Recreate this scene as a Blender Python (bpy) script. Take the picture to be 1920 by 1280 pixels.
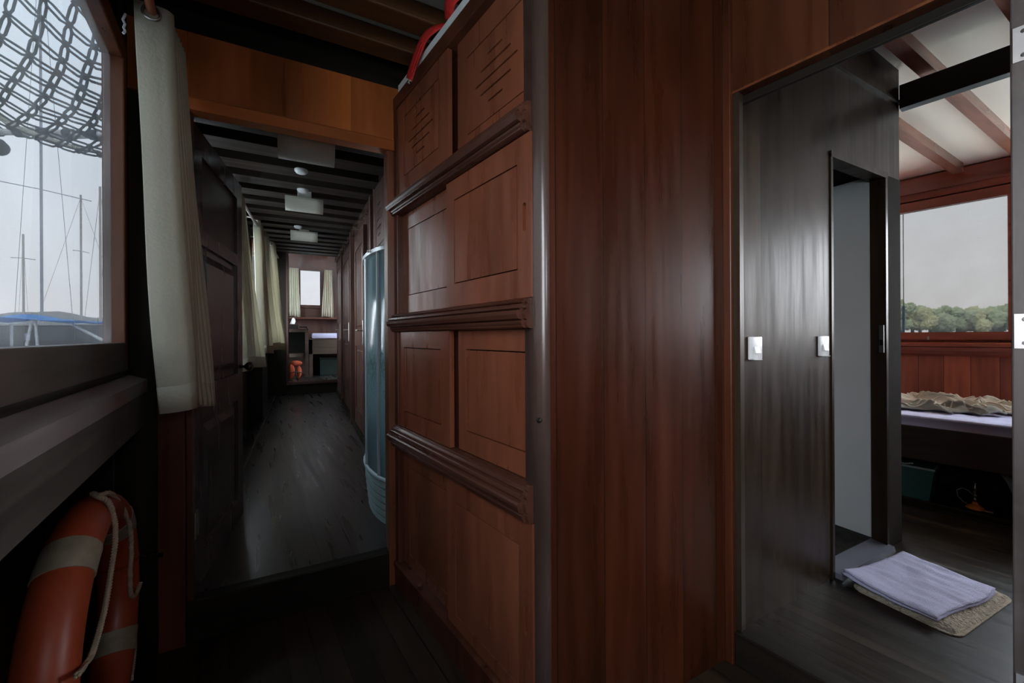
import bpy, bmesh, math, random
from mathutils import Vector, Matrix, noise
random.seed(7)
SC = bpy.context.scene
COL = SC.collection
PI = math.pi
for _o in list(bpy.data.objects):
    bpy.data.objects.remove(_o, do_unlink=True)

# ------------------------------------------------------------------ camera
YAW, ROLL, EYE = math.radians(27.5), math.radians(-0.3), 1.15
_f = Vector((math.sin(YAW), math.cos(YAW), 0)); _r = Vector((math.cos(YAW), -math.sin(YAW), 0)); _u = Vector((0, 0, 1))
_r2 = _r*math.cos(ROLL) + _u*math.sin(ROLL); _u2 = -_r*math.sin(ROLL) + _u*math.cos(ROLL)
camd = bpy.data.cameras.new('camera'); cam = bpy.data.objects.new('camera', camd); COL.objects.link(cam)
cam.matrix_world = Matrix(((_r2.x, _u2.x, -_f.x, 0), (_r2.y, _u2.y, -_f.y, 0), (_r2.z, _u2.z, -_f.z, EYE), (0, 0, 0, 1)))
camd.lens = 750/1920*36; camd.sensor_width = 36; camd.shift_y = -10/1920
camd.clip_start = 0.02; camd.clip_end = 2000
SC.camera = cam

# ------------------------------------------------------------------ sky, exposure
WORLD = 15.0
SC.view_settings.view_transform = 'Standard'; SC.view_settings.look = 'None'
SC.view_settings.gamma = 1; SC.view_settings.use_curve_mapping = False
SC.view_settings.exposure = 0.28
w = bpy.data.worlds.new('sky'); SC.world = w; w.use_nodes = True
nt = w.node_tree; nt.nodes.clear()
tc = nt.nodes.new('ShaderNodeTexCoord'); sp = nt.nodes.new('ShaderNodeSeparateXYZ')
rp = nt.nodes.new('ShaderNodeValToRGB'); bg = nt.nodes.new('ShaderNodeBackground'); wo = nt.nodes.new('ShaderNodeOutputWorld')
nz = nt.nodes.new('ShaderNodeTexNoise'); nz.inputs['Scale'].default_value = 2.2; nz.inputs['Detail'].default_value = 3
mx = nt.nodes.new('ShaderNodeMix'); mx.data_type = 'RGBA'; mx.blend_type = 'MULTIPLY'; mx.inputs[0].default_value = 0.12
nt.links.new(tc.outputs['Generated'], sp.inputs[0]); nt.links.new(sp.outputs['Z'], rp.inputs[0])
nt.links.new(tc.outputs['Generated'], nz.inputs['Vector'])
e = rp.color_ramp.elements
e[0].position = 0.0; e[0].color = (.74, .74, .75, 1); e[1].position = 0.6; e[1].color = (.74, .88, 1, 1)
x_ = e.new(0.12); x_.color = (.76, .79, .83, 1)
nt.links.new(rp.outputs[0], mx.inputs[6]); nt.links.new(nz.outputs['Fac'], mx.inputs[7])
nt.links.new(mx.outputs[2], bg.inputs[0]); nt.links.new(bg.outputs[0], wo.inputs[0]); bg.inputs[1].default_value = WORLD
SC.cycles.max_bounces = 10; SC.cycles.diffuse_bounces = 6; SC.cycles.glossy_bounces = 4
SC.cycles.transparent_max_bounces = 16; SC.cycles.sample_clamp_indirect = 3
SC.cycles.use_adaptive_sampling = False; SC.cycles.use_guiding = True; SC.cycles.sample_clamp_direct = 0; SC.cycles.denoising_prefilter = 'ACCURATE'
SC.cycles.caustics_reflective = False; SC.cycles.caustics_refractive = False

def portal(loc, w_, h_, d):
    """a light portal filling a window opening: emits nothing, only guides sky sampling"""
    l = bpy.data.lights.new('portal', 'AREA'); l.shape = 'RECTANGLE'; l.size = w_; l.size_y = h_
    l.cycles.is_portal = True
    o = bpy.data.objects.new('window_portal', l); COL.objects.link(o); o.location = loc
    o.rotation_euler = Vector(d).to_track_quat('-Z', 'Z').to_euler()

# ------------------------------------------------------------------ materials
MATS = {}
def new_mat(name):
    m = bpy.data.materials.new(name); m.use_nodes = True; MATS[name] = m
    return m, m.node_tree, m.node_tree.nodes['Principled BSDF']
def plain(name, col, rough=.6, metal=0, var=.08, scale=6, bump=0, bscale=40, spec=.5, sheen=0, trans=0, world=False, alpha=None):
    m, t, b = new_mat(name)
    tc = t.nodes.new('ShaderNodeTexCoord'); n = t.nodes.new('ShaderNodeTexNoise'); n.inputs['Scale'].default_value = scale; n.inputs['Detail'].default_value = 4
    t.links.new(tc.outputs['Object'], n.inputs['Vector'])
    mp = t.nodes.new('ShaderNodeMapRange'); mp.inputs['To Min'].default_value = 1-var*2; mp.inputs['To Max'].default_value = 1+var*2
    t.links.new(n.outputs['Fac'], mp.inputs['Value'])
    h = t.nodes.new('ShaderNodeHueSaturation'); h.inputs['Color'].default_value = (*col, 1)
    t.links.new(mp.outputs[0], h.inputs['Value']); t.links.new(h.outputs[0], b.inputs['Base Color'])
    b.inputs['Roughness'].default_value = rough; b.inputs['Metallic'].default_value = metal
    b.inputs['Specular IOR Level'].default_value = spec
    if bump:
        n2 = t.nodes.new('ShaderNodeTexNoise'); n2.inputs['Scale'].default_value = bscale; n2.inputs['Detail'].default_value = 3
        t.links.new(tc.outputs['Object'], n2.inputs['Vector'])
        bp = t.nodes.new('ShaderNodeBump'); bp.inputs['Strength'].default_value = bump; bp.inputs['Distance'].default_value = .01
        t.links.new(n2.outputs['Fac'], bp.inputs['Height']); t.links.new(bp.outputs[0], b.inputs['Normal'])
    if trans:
        tr = t.nodes.new('ShaderNodeBsdfTranslucent'); mxs = t.nodes.new('ShaderNodeMixShader'); mxs.inputs[0].default_value = trans
        t.links.new(h.outputs[0], tr.inputs[0]); t.links.new(b.outputs[0], mxs.inputs[1]); t.links.new(tr.outputs[0], mxs.inputs[2])
        t.links.new(mxs.outputs[0], t.nodes['Material Output'].inputs['Surface'])
    return m
def wood(name, c1, c2, grain='Z', plank=None, pax='X', rough=.3, rot=0, gap=.003, wear=.0, wearcol=(.3, .3, .3), bump=.25, blotch=.5, plankvar=.35, off=0.0, coat=0.0, spec=.5):
    """varnished wood: stretched noise grain, blotches, optional planks with dark seams"""
    m, t, b = new_mat(name); N = t.nodes.new; L = t.links.new
    tc = N('ShaderNodeTexCoord'); oi = N('ShaderNodeObjectInfo')
    mr = N('ShaderNodeMapping'); mr.inputs['Rotation'].default_value = (0, 0, rot); L(tc.outputs['Object'], mr.inputs['Vector'])
    mr.inputs['Location'].default_value = (off, off, 0)
    sx = N('ShaderNodeSeparateXYZ'); L(mr.outputs[0], sx.inputs[0])
    base = mr.outputs[0]
    rnd = N('ShaderNodeMath'); rnd.operation = 'MULTIPLY'; rnd.inputs[1].default_value = 37.0; L(oi.outputs['Random'], rnd.inputs[0])
    seam = None; pid = rnd.outputs[0]
    if plank:
        dv = N('ShaderNodeMath'); dv.operation = 'DIVIDE'; dv.inputs[1].default_value = plank; L(sx.outputs[pax], dv.inputs[0])
        fl = N('ShaderNodeMath'); fl.operation = 'FLOOR'; L(dv.outputs[0], fl.inputs[0])
        fr = N('ShaderNodeMath'); fr.operation = 'FRACT'; L(dv.outputs[0], fr.inputs[0])
        cmpn = N('ShaderNodeMath'); cmpn.operation = 'LESS_THAN'; cmpn.inputs[1].default_value = gap/plank; L(fr.outputs[0], cmpn.inputs[0]); seam = cmpn.outputs[0]
        wn = N('ShaderNodeTexWhiteNoise'); wn.noise_dimensions = '1D'; L(fl.outputs[0], wn.inputs['W'])
        ad = N('ShaderNodeMath'); ad.operation = 'MULTIPLY_ADD'; ad.inputs[1].default_value = 13.7; L(fl.outputs[0], ad.inputs[0]); L(rnd.outputs[0], ad.inputs[2]); pid = ad.outputs[0]
    # stretched grain
    sc = {'X': (1.1, 15, 15), 'Y': (15, 1.1, 15), 'Z': (15, 15, 1.1)}[grain]
    mp = N('ShaderNodeMapping'); mp.inputs['Scale'].default_value = sc; L(base, mp.inputs['Vector'])
    n1 = N('ShaderNodeTexNoise'); n1.noise_dimensions = '4D'; n1.inputs['Scale'].default_value = 1.6; n1.inputs['Detail'].default_value = 4; n1.inputs['Roughness'].default_value = .5; n1.inputs['Distortion'].default_value = .25
    L(mp.outputs[0], n1.inputs['Vector']); L(pid, n1.inputs['W'])
    sc2 = {'X': (.7, 3.5, 3.5), 'Y': (3.5, .7, 3.5), 'Z': (3.5, 3.5, .7)}[grain]
    mp2 = N('ShaderNodeMapping'); mp2.inputs['Scale'].default_value = sc2; L(base, mp2.inputs['Vector'])
    n2 = N('ShaderNodeTexNoise'); n2.noise_dimensions = '4D'; n2.inputs['Scale'].default_value = 1.3; n2.inputs['Detail'].default_value = 3
    L(mp2.outputs[0], n2.inputs['Vector']); L(pid, n2.inputs['W'])
    rp = N('ShaderNodeValToRGB'); rp.color_ramp.elements[0].position = .25; rp.color_ramp.elements[1].position = .75
    rp.color_ramp.elements[0].color = (*c2, 1); rp.color_ramp.elements[1].color = (*c1, 1); L(n1.outputs['Fac'], rp.inputs[0])
    mpr = N('ShaderNodeMapRange'); mpr.inputs['From Min'].default_value = .3; mpr.inputs['From Max'].default_value = .7
    mpr.inputs['To Min'].default_value = 1-blotch*.9; mpr.inputs['To Max'].default_value = 1+blotch*.6; L(n2.outputs['Fac'], mpr.inputs['Value'])
    h = N('ShaderNodeHueSaturation'); L(rp.outputs[0], h.inputs['Color']); val = mpr.outputs[0]
    if plank:
        mq = N('ShaderNodeMapRange'); mq.inputs['To Min'].default_value = 1-plankvar; mq.inputs['To Max'].default_value = 1+plankvar*.7; L(wn.outputs[0], mq.inputs['Value'])
        mm = N('ShaderNodeMath'); mm.operation = 'MULTIPLY'; L(val, mm.inputs[0]); L(mq.outputs[0], mm.inputs[1]); val = mm.outputs[0]
    L(val, h.inputs['Value']); colr = h.outputs[0]
    rgh = N('ShaderNodeMapRange'); rgh.inputs['From Min'].default_value = .3; rgh.inputs['From Max'].default_value = .7
    rgh.inputs['To Min'].default_value = rough*.75; rgh.inputs['To Max'].default_value = rough*1.35; L(n1.outputs['Fac'], rgh.inputs['Value']); L(rgh.outputs[0], b.inputs['Roughness'])
    if wear:
        n3 = N('ShaderNodeTexNoise'); n3.inputs['Scale'].default_value = 7; n3.inputs['Detail'].default_value = 8; n3.inputs['Roughness'].default_value = .7; L(base, n3.inputs['Vector'])
        r3 = N('ShaderNodeMapRange'); r3.inputs['From Min'].default_value = .5; r3.inputs['From Max'].default_value = .75; r3.inputs['To Max'].default_value = wear; L(n3.outputs['Fac'], r3.inputs['Value'])
        mw = N('ShaderNodeMix'); mw.data_type = 'RGBA'; L(r3.outputs[0], mw.inputs[0]); L(colr, mw.inputs[6]); mw.inputs[7].default_value = (*wearcol, 1); colr = mw.outputs[2]
    hgt = n1.outputs['Fac']
    if seam:
        ms = N('ShaderNodeMix'); ms.data_type = 'RGBA'; L(seam, ms.inputs[0]); L(colr, ms.inputs[6]); ms.inputs[7].default_value = (.006, .005, .004, 1); colr = ms.outputs[2]
        hs = N('ShaderNodeMath'); hs.operation = 'MULTIPLY_ADD'; hs.inputs[1].default_value = -3.0; L(seam, hs.inputs[0]); L(hgt, hs.inputs[2]); hgt = hs.outputs[0]
    bp = N('ShaderNodeBump'); bp.inputs['Strength'].default_value = bump; bp.inputs['Distance'].default_value = .002
    L(hgt, bp.inputs['Height']); L(bp.outputs[0], b.inputs['Normal'])
    b.inputs['Specular IOR Level'].default_value = spec
    L(colr, b.inputs['Base Color']); b.inputs['Coat Weight'].default_value = coat; b.inputs['Coat Roughness'].default_value = .15
    return m
def glass(name, tint, haze=.06, hazecol=(.8, .82, .85), rough=.02):  # tint holds down the sky's brightness, milky share adds the outdoor haze
    m, t, b = new_mat(name); t.nodes.remove(b); N = t.nodes.new; L = t.links.new
    tr = N('ShaderNodeBsdfTransparent'); tr.inputs[0].default_value = (*tint, 1)
    df = N('ShaderNodeBsdfTranslucent'); df.inputs[0].default_value = (*hazecol, 1)
    tc = N('ShaderNodeTexCoord'); n = N('ShaderNodeTexNoise'); n.inputs['Scale'].default_value = 5; n.inputs['Detail'].default_value = 6; L(tc.outputs['Object'], n.inputs['Vector'])
    mr = N('ShaderNodeMapRange'); mr.inputs['From Min'].default_value = .35; mr.inputs['From Max'].default_value = .7; mr.inputs['To Min'].default_value = haze*.6; mr.inputs['To Max'].default_value = haze*1.6; L(n.outputs['Fac'], mr.inputs['Value'])
    m1 = N('ShaderNodeMixShader'); L(mr.outputs[0], m1.inputs[0]); L(tr.outputs[0], m1.inputs[1]); L(df.outputs[0], m1.inputs[2])
    gl = N('ShaderNodeBsdfGlossy'); gl.inputs['Roughness'].default_value = rough
    fr = N('ShaderNodeFresnel'); fr.inputs[0].default_value = 1.2
    m2 = N('ShaderNodeMixShader'); L(fr.outputs[0], m2.inputs[0]); L(m1.outputs[0], m2.inputs[1]); L(gl.outputs[0], m2.inputs[2])
    ge = N('ShaderNodeNewGeometry'); t2 = N('ShaderNodeBsdfTransparent'); m3 = N('ShaderNodeMixShader')
    L(ge.outputs['Backfacing'], m3.inputs[0]); L(m2.outputs[0], m3.inputs[1]); L(t2.outputs[0], m3.inputs[2])
    L(m3.outputs[0], t.nodes['Material Output'].inputs['Surface'])
    return m

RD, RD2 = (.105, .030, .014), (.040, .011, .006)          # reddish varnish
wood('cab_wood', (.255, .076, .036), (.175, .049, .024), 'Z', rough=.31, blotch=.4, bump=.02, spec=.65)
wood('cab_rail', (.12, .042, .026), (.055, .019, .012), 'X', rough=.3, blotch=.3, bump=.06)
wood('cab_frame', (.13, .038, .018), (.06, .017, .009), 'Z', rough=.34, bump=.15)
wood('panel_wood', (.066, .0145, .0045), (.034, .0080, .003), 'Z', plank=.166, pax='X', rough=.3, bump=.06, spec=.32, off=.055, gap=.0026, blotch=.45, plankvar=.2)
wood('orange_wood', (.58, .15, .032), (.36, .085, .018), 'Z', plank=.19, pax='X', rough=.34, gap=.0, blotch=.5, plankvar=.3)
wood('orange_trim', (.54, .135, .028), (.4, .095, .02), 'X', rough=.34)
wood('jamb_wood', (.20, .055, .018), (.085, .024, .010), 'Z', rough=.32)
wood('door_wall_wood', (.11, .028, .010), (.06, .015, .006), 'Z', plank=.3, pax='X', rough=.3, gap=.002)
wood('dark_wall', (.046, .028, .017), (.024, .014, .009), 'Z', plank=.245, pax='X', rough=.36, off=.06, gap=.0024, wear=.15, wearcol=(.09, .07, .055), bump=.3, plankvar=.2, spec=.16)
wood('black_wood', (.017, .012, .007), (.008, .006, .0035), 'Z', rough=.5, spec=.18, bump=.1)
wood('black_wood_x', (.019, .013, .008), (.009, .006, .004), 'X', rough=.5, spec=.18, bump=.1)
wood('beam_wood', (.13, .050, .018), (.065, .025, .009), 'X', rough=.45, spec=.25, bump=.1)
wood('dark_beam', (.022, .013, .009), (.011, .007, .005), 'X', rough=.5, spec=.2, bump=.1)
wood('floor_lobby', (.040, .023, .013), (.018, .010, .006), 'Y', plank=.085, pax='X', rough=.38, rot=math.radians(-8), gap=.004, wear=.3, wearcol=(.065, .035, .02), bump=.15, spec=.3)
wood('floor_corr', (.032, .025, .022), (.014, .011, .009), 'Y', plank=.135, pax='X', rough=.30, rot=math.radians(-6), gap=.006, wear=.12, wearcol=(.05, .045, .042), bump=.08, blotch=.2, plankvar=.25)
wood('floor_cabin', (.040, .027, .016), (.016, .010, .006), 'Y', plank=.06, pax='X', rough=.34, rot=math.radians(-9.7), gap=.005, wear=.3, wearcol=(.055, .042, .03), bump=.15, spec=.25)
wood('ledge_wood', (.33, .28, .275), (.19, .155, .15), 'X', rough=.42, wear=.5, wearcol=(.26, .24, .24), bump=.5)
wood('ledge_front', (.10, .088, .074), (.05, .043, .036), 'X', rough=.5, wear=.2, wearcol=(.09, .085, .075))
wood('win_frame', (.17, .055, .024), (.075, .024, .012), 'Z', rough=.35)
wood('win_frame_x', (.13, .095, .08), (.06, .042, .034), 'X', rough=.42)
wood('corr_door', (.075, .034, .025), (.038, .017, .013), 'Z', rough=.36, bump=.08, spec=.4)
wood('corr_door_x', (.075, .040, .030), (.034, .018, .014), 'X', rough=.22)
wood('open_door', (.062, .040, .034), (.034, .021, .018), 'Z', rough=.22, bump=.05, blotch=.25)
wood('cabin_red', (.62, .17, .085), (.36, .09, .05), 'Z', plank=.15, pax='X', rough=.4, gap=.003, bump=.08)
wood('cabin_red_y', (.46, .115, .060), (.26, .06, .034), 'X', rough=.33, bump=.06)
wood('cabin_beam', (.34, .14, .09), (.18, .07, .045), 'X', rough=.2, bump=.04)
wood('post_dark', (.10, .058, .046), (.05, .028, .022), 'Z', rough=.22, coat=.3, bump=.05)
plain('matte_dark', (.020, .015, .011), .9, var=.2, spec=.08)
wood('bunk_wood', (.065, .045, .033), (.035, .024, .017), 'X', rough=.5, spec=.22, bump=.1)
wood('jamb_grey', (.11, .085, .078), (.045, .034, .030), 'Z', rough=.4, wear=.3, wearcol=(.18, .15, .14))
plain('ceil_grey', (.32, .32, .27), .75, var=.12, scale=4)
plain('ceil_cream', (.95, .85, .70), .75, var=.04, scale=2)
plain('white_laminate', (.62, .64, .63), .5, var=.05, scale=3)
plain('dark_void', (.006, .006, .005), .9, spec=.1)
plain('curtain_cream', (.68, .655, .54), .85, var=.06, scale=5, bump=.25, bscale=90, trans=.35, spec=.15)
plain('metal_steel', (.55, .55, .54), .28, metal=1, var=.05)
plain('metal_dull', (.32, .28, .22), .45, metal=.8, var=.2, scale=30)
plain('metal_dark', (.06, .05, .045), .3, metal=.8)
plain('plate_metal', (.62, .58, .57), .38, metal=.75, var=.06, scale=20)
plain('screw_metal', (.2, .19, .18), .3, metal=.9)
plain('rod_wood', (.30, .10, .045), .3)
plain('ring_orange', (.36, .060, .022), .42, var=.08, scale=8)
plain('ring_band', (.30, .26, .19), .6, var=.25, scale=25)
plain('ring_slot', (.26, .035, .012), .6)
plain('rope_tan', (.42, .34, .25), .85, var=.15, scale=60)
plain('rope_grey', (.33, .32, .27), .85, var=.15, scale=60)
plain('lamp_shade', (.82, .80, .70), .55, var=.03, trans=.2)
plain('white_plastic', (.80, .81, .82), .35, var=.02)
plain('switch_face', (.68, .72, .74), .3, var=.02)
plain('shade_grey', (.30, .31, .32), .5)
plain('white_box', (.86, .86, .84), .6, var=.06)
plain('strap_red', (.62, .022, .016), .7, var=.1, scale=20, bump=.4, bscale=120)
plain('string_white', (.75, .7, .6), .8)
plain('sheet_lilac', (.56, .56, .76), .85, var=.04, bump=.2, bscale=60, spec=.2)
plain('sheet_white', (.72, .72, .80), .85, var=.04, bump=.2, bscale=60, spec=.2)
plain('blanket_beige', (.66, .60, .50), .9, var=.06, bump=.4, bscale=120, spec=.1)
plain('blanket_grey', (.30, .29, .25), .9, var=.06, bump=.4, bscale=120, spec=.1)
plain('towel_lilac', (.62, .60, .80), .95, var=.04, bump=.6, bscale=220, spec=.1)
plain('mat_beige', (.48, .41, .32), .98, var=.18, scale=90, bump=1.0, bscale=150, spec=.05)
plain('tub_green', (.03, .11, .095), .5)
plain('bag_black', (.010, .017, .015), .8, var=.2, spec=.2)
plain('strap_teal', (.25, .34, .34), .7)
plain('pipe_orange', (.60, .20, .025), .45)
plain('marble', (.13, .13, .16), .3, var=.1, scale=10)
plain('tray_grey', (.24, .33, .34), .3, var=.05)
plain('alu_blue', (.36, .44, .47), .35, metal=.3, var=.04)
plain('vest_orange', (.42, .06, .015), .7, var=.2, scale=20)
plain('vest_strap', (.02, .02, .02), .7)
plain('tissue_white', (.85, .86, .86), .8)
plain('net_rope', (.030, .050, .062), .8, var=.15, scale=10)
plain('sail_white', (.55, .56, .56), .8, var=.2, scale=6)
plain('mast_grey', (.30, .31, .34), .5)
plain('mast_tan', (.40, .36, .34), .5)
plain('hull_white', (.60, .62, .64), .4)
plain('hull_dark', (.055, .060, .068), .6, var=.5, scale=1.5)
plain('awning_blue', (.05, .30, .72), .7, var=.1, trans=.3)
plain('pole_white', (.72, .72, .70), .5)
plain('hill_grey', (.22, .20, .19), .95, var=.2, scale=.02)
plain('tree_green', (.52, .56, .34), .95, var=.28, scale=1.3, bump=1, bscale=3, spec=.1)  # haze over the far shore is put into this pale colour
plain('tree_olive', (.66, .62, .34), .95, var=.28, scale=1.3, bump=1, bscale=3, spec=.1)  # olive crowns, paled for the haze as well
plain('water', (.62, .64, .62), .5, var=.1, scale=.3, bump=.3, bscale=.8)  # sun glare put into the pale colour, bouncing light onto cabin ceilings
plain('quay_grey', (.25, .26, .27), .8, var=.2, scale=.5)
plain('rope_blue', (.03, .22, .42), .7)
glass('pane_dim', (.055, .055, .056), .006)
glass('pane_tinted', (.051, .052, .0535), .011)
glass('pane_right', (.036, .035, .0335), .006)
glass('pane_clear', (.75, .75, .75), .03)
# shower glass: blue grey acrylic with dark green specks around mid height
m, t, b = new_mat('shower_glass'); b.inputs['Roughness'].default_value = .18
tcn = t.nodes.new('ShaderNodeTexCoord'); v = t.nodes.new('ShaderNodeTexNoise'); v.inputs['Scale'].default_value = 45; v.inputs['Detail'].default_value = 5; v.inputs['Roughness'].default_value = .8
t.links.new(tcn.outputs['Object'], v.inputs['Vector'])
sx = t.nodes.new('ShaderNodeSeparateXYZ'); t.links.new(tcn.outputs['Object'], sx.inputs[0])
dz = t.nodes.new('ShaderNodeMath'); dz.operation = 'SUBTRACT'; dz.inputs[1].default_value = .82; t.links.new(sx.outputs['Z'], dz.inputs[0])
ab = t.nodes.new('ShaderNodeMath'); ab.operation = 'ABSOLUTE'; t.links.new(dz.outputs[0], ab.inputs[0])
mr = t.nodes.new('ShaderNodeMapRange'); mr.inputs['From Max'].default_value = .26; mr.inputs['To Min'].default_value = .16; mr.inputs['To Max'].default_value = -.05; t.links.new(ab.outputs[0], mr.inputs['Value'])
ad = t.nodes.new('ShaderNodeMath'); ad.operation = 'ADD'; t.links.new(v.outputs['Fac'], ad.inputs[0]); t.links.new(mr.outputs[0], ad.inputs[1])
st = t.nodes.new('ShaderNodeMapRange'); st.inputs['From Min'].default_value = .60; st.inputs['From Max'].default_value = .66; t.links.new(ad.outputs[0], st.inputs['Value'])
mc = t.nodes.new('ShaderNodeMix'); mc.data_type = 'RGBA'; mc.inputs[6].default_value = (.22, .34, .38, 1); mc.inputs[7].default_value = (.06, .12, .08, 1)
t.links.new(st.outputs[0], mc.inputs[0]); t.links.new(mc.outputs[2], b.inputs['Base Color'])
trn = t.nodes.new('ShaderNodeBsdfTranslucent'); trn.inputs[0].default_value = (.5, .66, .7, 1); ms = t.nodes.new('ShaderNodeMixShader'); ms.inputs[0].default_value = .35
t.links.new(b.outputs[0], ms.inputs[1]); t.links.new(trn.outputs[0], ms.inputs[2]); t.links.new(ms.outputs[0], t.nodes['Material Output'].inputs['Surface'])

# ------------------------------------------------------------------ mesh helpers
class MB:
    def __init__(s): s.bm = bmesh.new(); s.M = Matrix.Identity(4)
    def box(s, x0, x1, y0, y1, z0, z1, bev=0):
        g = bmesh.new(); bmesh.ops.create_cube(g, size=1)
        for v in g.verts: v.co = Vector((x0+(v.co.x+.5)*(x1-x0), y0+(v.co.y+.5)*(y1-y0), z0+(v.co.z+.5)*(z1-z0)))
        if bev: bmesh.ops.bevel(g, geom=g.edges[:], offset=bev, segments=2, profile=.5, affect='EDGES')
        s.add(g); return s
    def add(s, g):
        g.transform(s.M); me = bpy.data.meshes.new('t'); g.to_mesh(me); g.free(); s.bm.from_mesh(me); bpy.data.meshes.remove(me)
    def hexa(s, pts):
        """8 corners: bottom ring 4, top ring 4"""
        g = bmesh.new(); v = [g.verts.new(p) for p in pts]
        for f in ((3, 2, 1, 0), (4, 5, 6, 7), (0, 1, 5, 4), (1, 2, 6, 5), (2, 3, 7, 6), (3, 0, 4, 7)): g.faces.new([v[i] for i in f])
        bmesh.ops.recalc_face_normals(g, faces=g.faces[:]); s.add(g); return s
    def tube(s, pts, r, n=8, closed=False, caps=True):
        g = bmesh.new(); P = [Vector(p) for p in pts]; rings = []; N = len(P); up = None
        for i, p in enumerate(P):
            if closed: d = P[(i+1) % N]-P[i-1]
            else: d = P[min(i+1, N-1)]-P[max(i-1, 0)]
            if d.length < 1e-9: d = Vector((0, 0, 1))
            d.normalize()
            if up is None: up = Vector((0, 0, 1)) if abs(d.z) < .9 else Vector((1, 0, 0))
            a = up - d*up.dot(d)
            if a.length < 1e-5: a = Vector((1, 0, 0)) - d*d.x
            a.normalize(); up = a; c = d.cross(a); rr = r[i] if isinstance(r, (list, tuple)) else r
            rings.append([g.verts.new(p + (a*math.cos(2*PI*k/n) + c*math.sin(2*PI*k/n))*rr) for k in range(n)])
        for i in range(N if closed else N-1):
            A, B = rings[i], rings[(i+1) % N]
            for k in range(n): g.faces.new((A[k], A[(k+1) % n], B[(k+1) % n], B[k]))
        if caps and not closed: g.faces.new(rings[0][::-1]); g.faces.new(rings[-1])
        bmesh.ops.recalc_face_normals(g, faces=g.faces[:]); s.add(g); return s
    def lathe(s, prof, n=24, axis='Z', at=(0, 0, 0)):
        g = bmesh.new(); rings = []
        for (r, z) in prof:
            rings.append([g.verts.new((r*math.cos(2*PI*k/n), r*math.sin(2*PI*k/n), z)) for k in range(n)])
        for A, B in zip(rings, rings[1:]):
            for k in range(n): g.faces.new((A[k], A[(k+1) % n], B[(k+1) % n], B[k]))
        g.faces.new(rings[0][::-1]); g.faces.new(rings[-1])
        if axis == 'Y': g.transform(Matrix.Rotation(PI/2, 4, 'X'))
        if axis == 'X': g.transform(Matrix.Rotation(PI/2, 4, 'Y'))
        g.transform(Matrix.Translation(at)); bmesh.ops.recalc_face_normals(g, faces=g.faces[:]); s.add(g); return s
    def extr(s, prof, x0, x1):
        """profile in (y,z) run along x"""
        g = bmesh.new(); A = [g.verts.new((x0, y, z)) for y, z in prof]; B = [g.verts.new((x1, y, z)) for y, z in prof]; n = len(prof)
        g.faces.new(A); g.faces.new(B[::-1])
        for k in range(n): g.faces.new((A[k], B[k], B[(k+1) % n], A[(k+1) % n]))
        bmesh.ops.recalc_face_normals(g, faces=g.faces[:]); s.add(g); return s
    def prism(s, poly, z0, z1):
        g = bmesh.new(); A = [g.verts.new((x, y, z0)) for x, y in poly]; B = [g.verts.new((x, y, z1)) for x, y in poly]; n = len(poly)
        g.faces.new(A[::-1]); g.faces.new(B)
        for k in range(n): g.faces.new((A[k], A[(k+1) % n], B[(k+1) % n], B[k]))
        bmesh.ops.recalc_face_normals(g, faces=g.faces[:]); s.add(g); return s
    def slab(s, outer, holes, y0, y1):
        """flat slab in the x-z plane between y0 and y1 with cut holes"""
        g = bmesh.new(); eds = []
        for loop in [outer]+holes:
            vs = [g.verts.new((x, y0, z)) for x, z in loop]
            eds += [g.edges.new((vs[i], vs[(i+1) % len(vs)])) for i in range(len(vs))]
        bmesh.ops.triangle_fill(g, use_beauty=True, use_dissolve=False, edges=eds)
        fs = g.faces[:]; r = bmesh.ops.extrude_face_region(g, geom=fs)
        for v in [q for q in r['geom'] if isinstance(q, bmesh.types.BMVert)]: v.co.y = y1
        bmesh.ops.recalc_face_normals(g, faces=g.faces[:]); s.add(g); return s
    def grid(s, fn, nu, nv, closed_u=False):
        g = bmesh.new(); R = [[g.verts.new(fn(i/nu, j/nv)) for j in range(nv+1)] for i in range(nu+(0 if closed_u else 1))]
        n = len(R)
        for i in range(n if closed_u else n-1):
            for j in range(nv): g.faces.new((R[i][j], R[(i+1) % n][j], R[(i+1) % n][j+1], R[i][j+1]))
        s.add(g); return s
    def build(s, name, mat, parent=None, smooth=False, solid=0, sub=0):
        me = bpy.data.meshes.new(name); s.bm.to_mesh(me); s.bm.free()
        o = bpy.data.objects.new(name, me); COL.objects.link(o)
        me.materials.append(MATS[mat])
        if smooth:
            for p in me.polygons: p.use_smooth = True
            if smooth == 'auto':
                me.set_sharp_from_angle(angle=math.radians(40))
        if solid:
            q = o.modifiers.new('thick', 'SOLIDIFY'); q.thickness = solid; q.offset = 0
        if sub:
            q = o.modifiers.new('sub', 'SUBSURF'); q.levels = sub; q.render_levels = sub
        if parent: o.parent = parent
        return o
def empty(name, loc=(0, 0, 0), rz=0, label=None, cat=None, group=None):
    o = bpy.data.objects.new(name, None); COL.objects.link(o); o.location = loc; o.rotation_euler = (0, 0, rz); o.empty_display_size = .1
    return tag(o, label, cat, group)
def tag(o, label=None, cat=None, group=None):
    if label: o['label'] = label
    if cat: o['category'] = cat
    if group: o['group'] = group
    return o
def struct(o):
    o['kind'] = 'structure'; return o
def place(o, loc, rz=0):
    o.location = loc; o.rotation_euler = (0, 0, rz); return o
def rect(x0, x1, z0, z1): return [(x0, z0), (x1, z0), (x1, z1), (x0, z1)]
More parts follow.
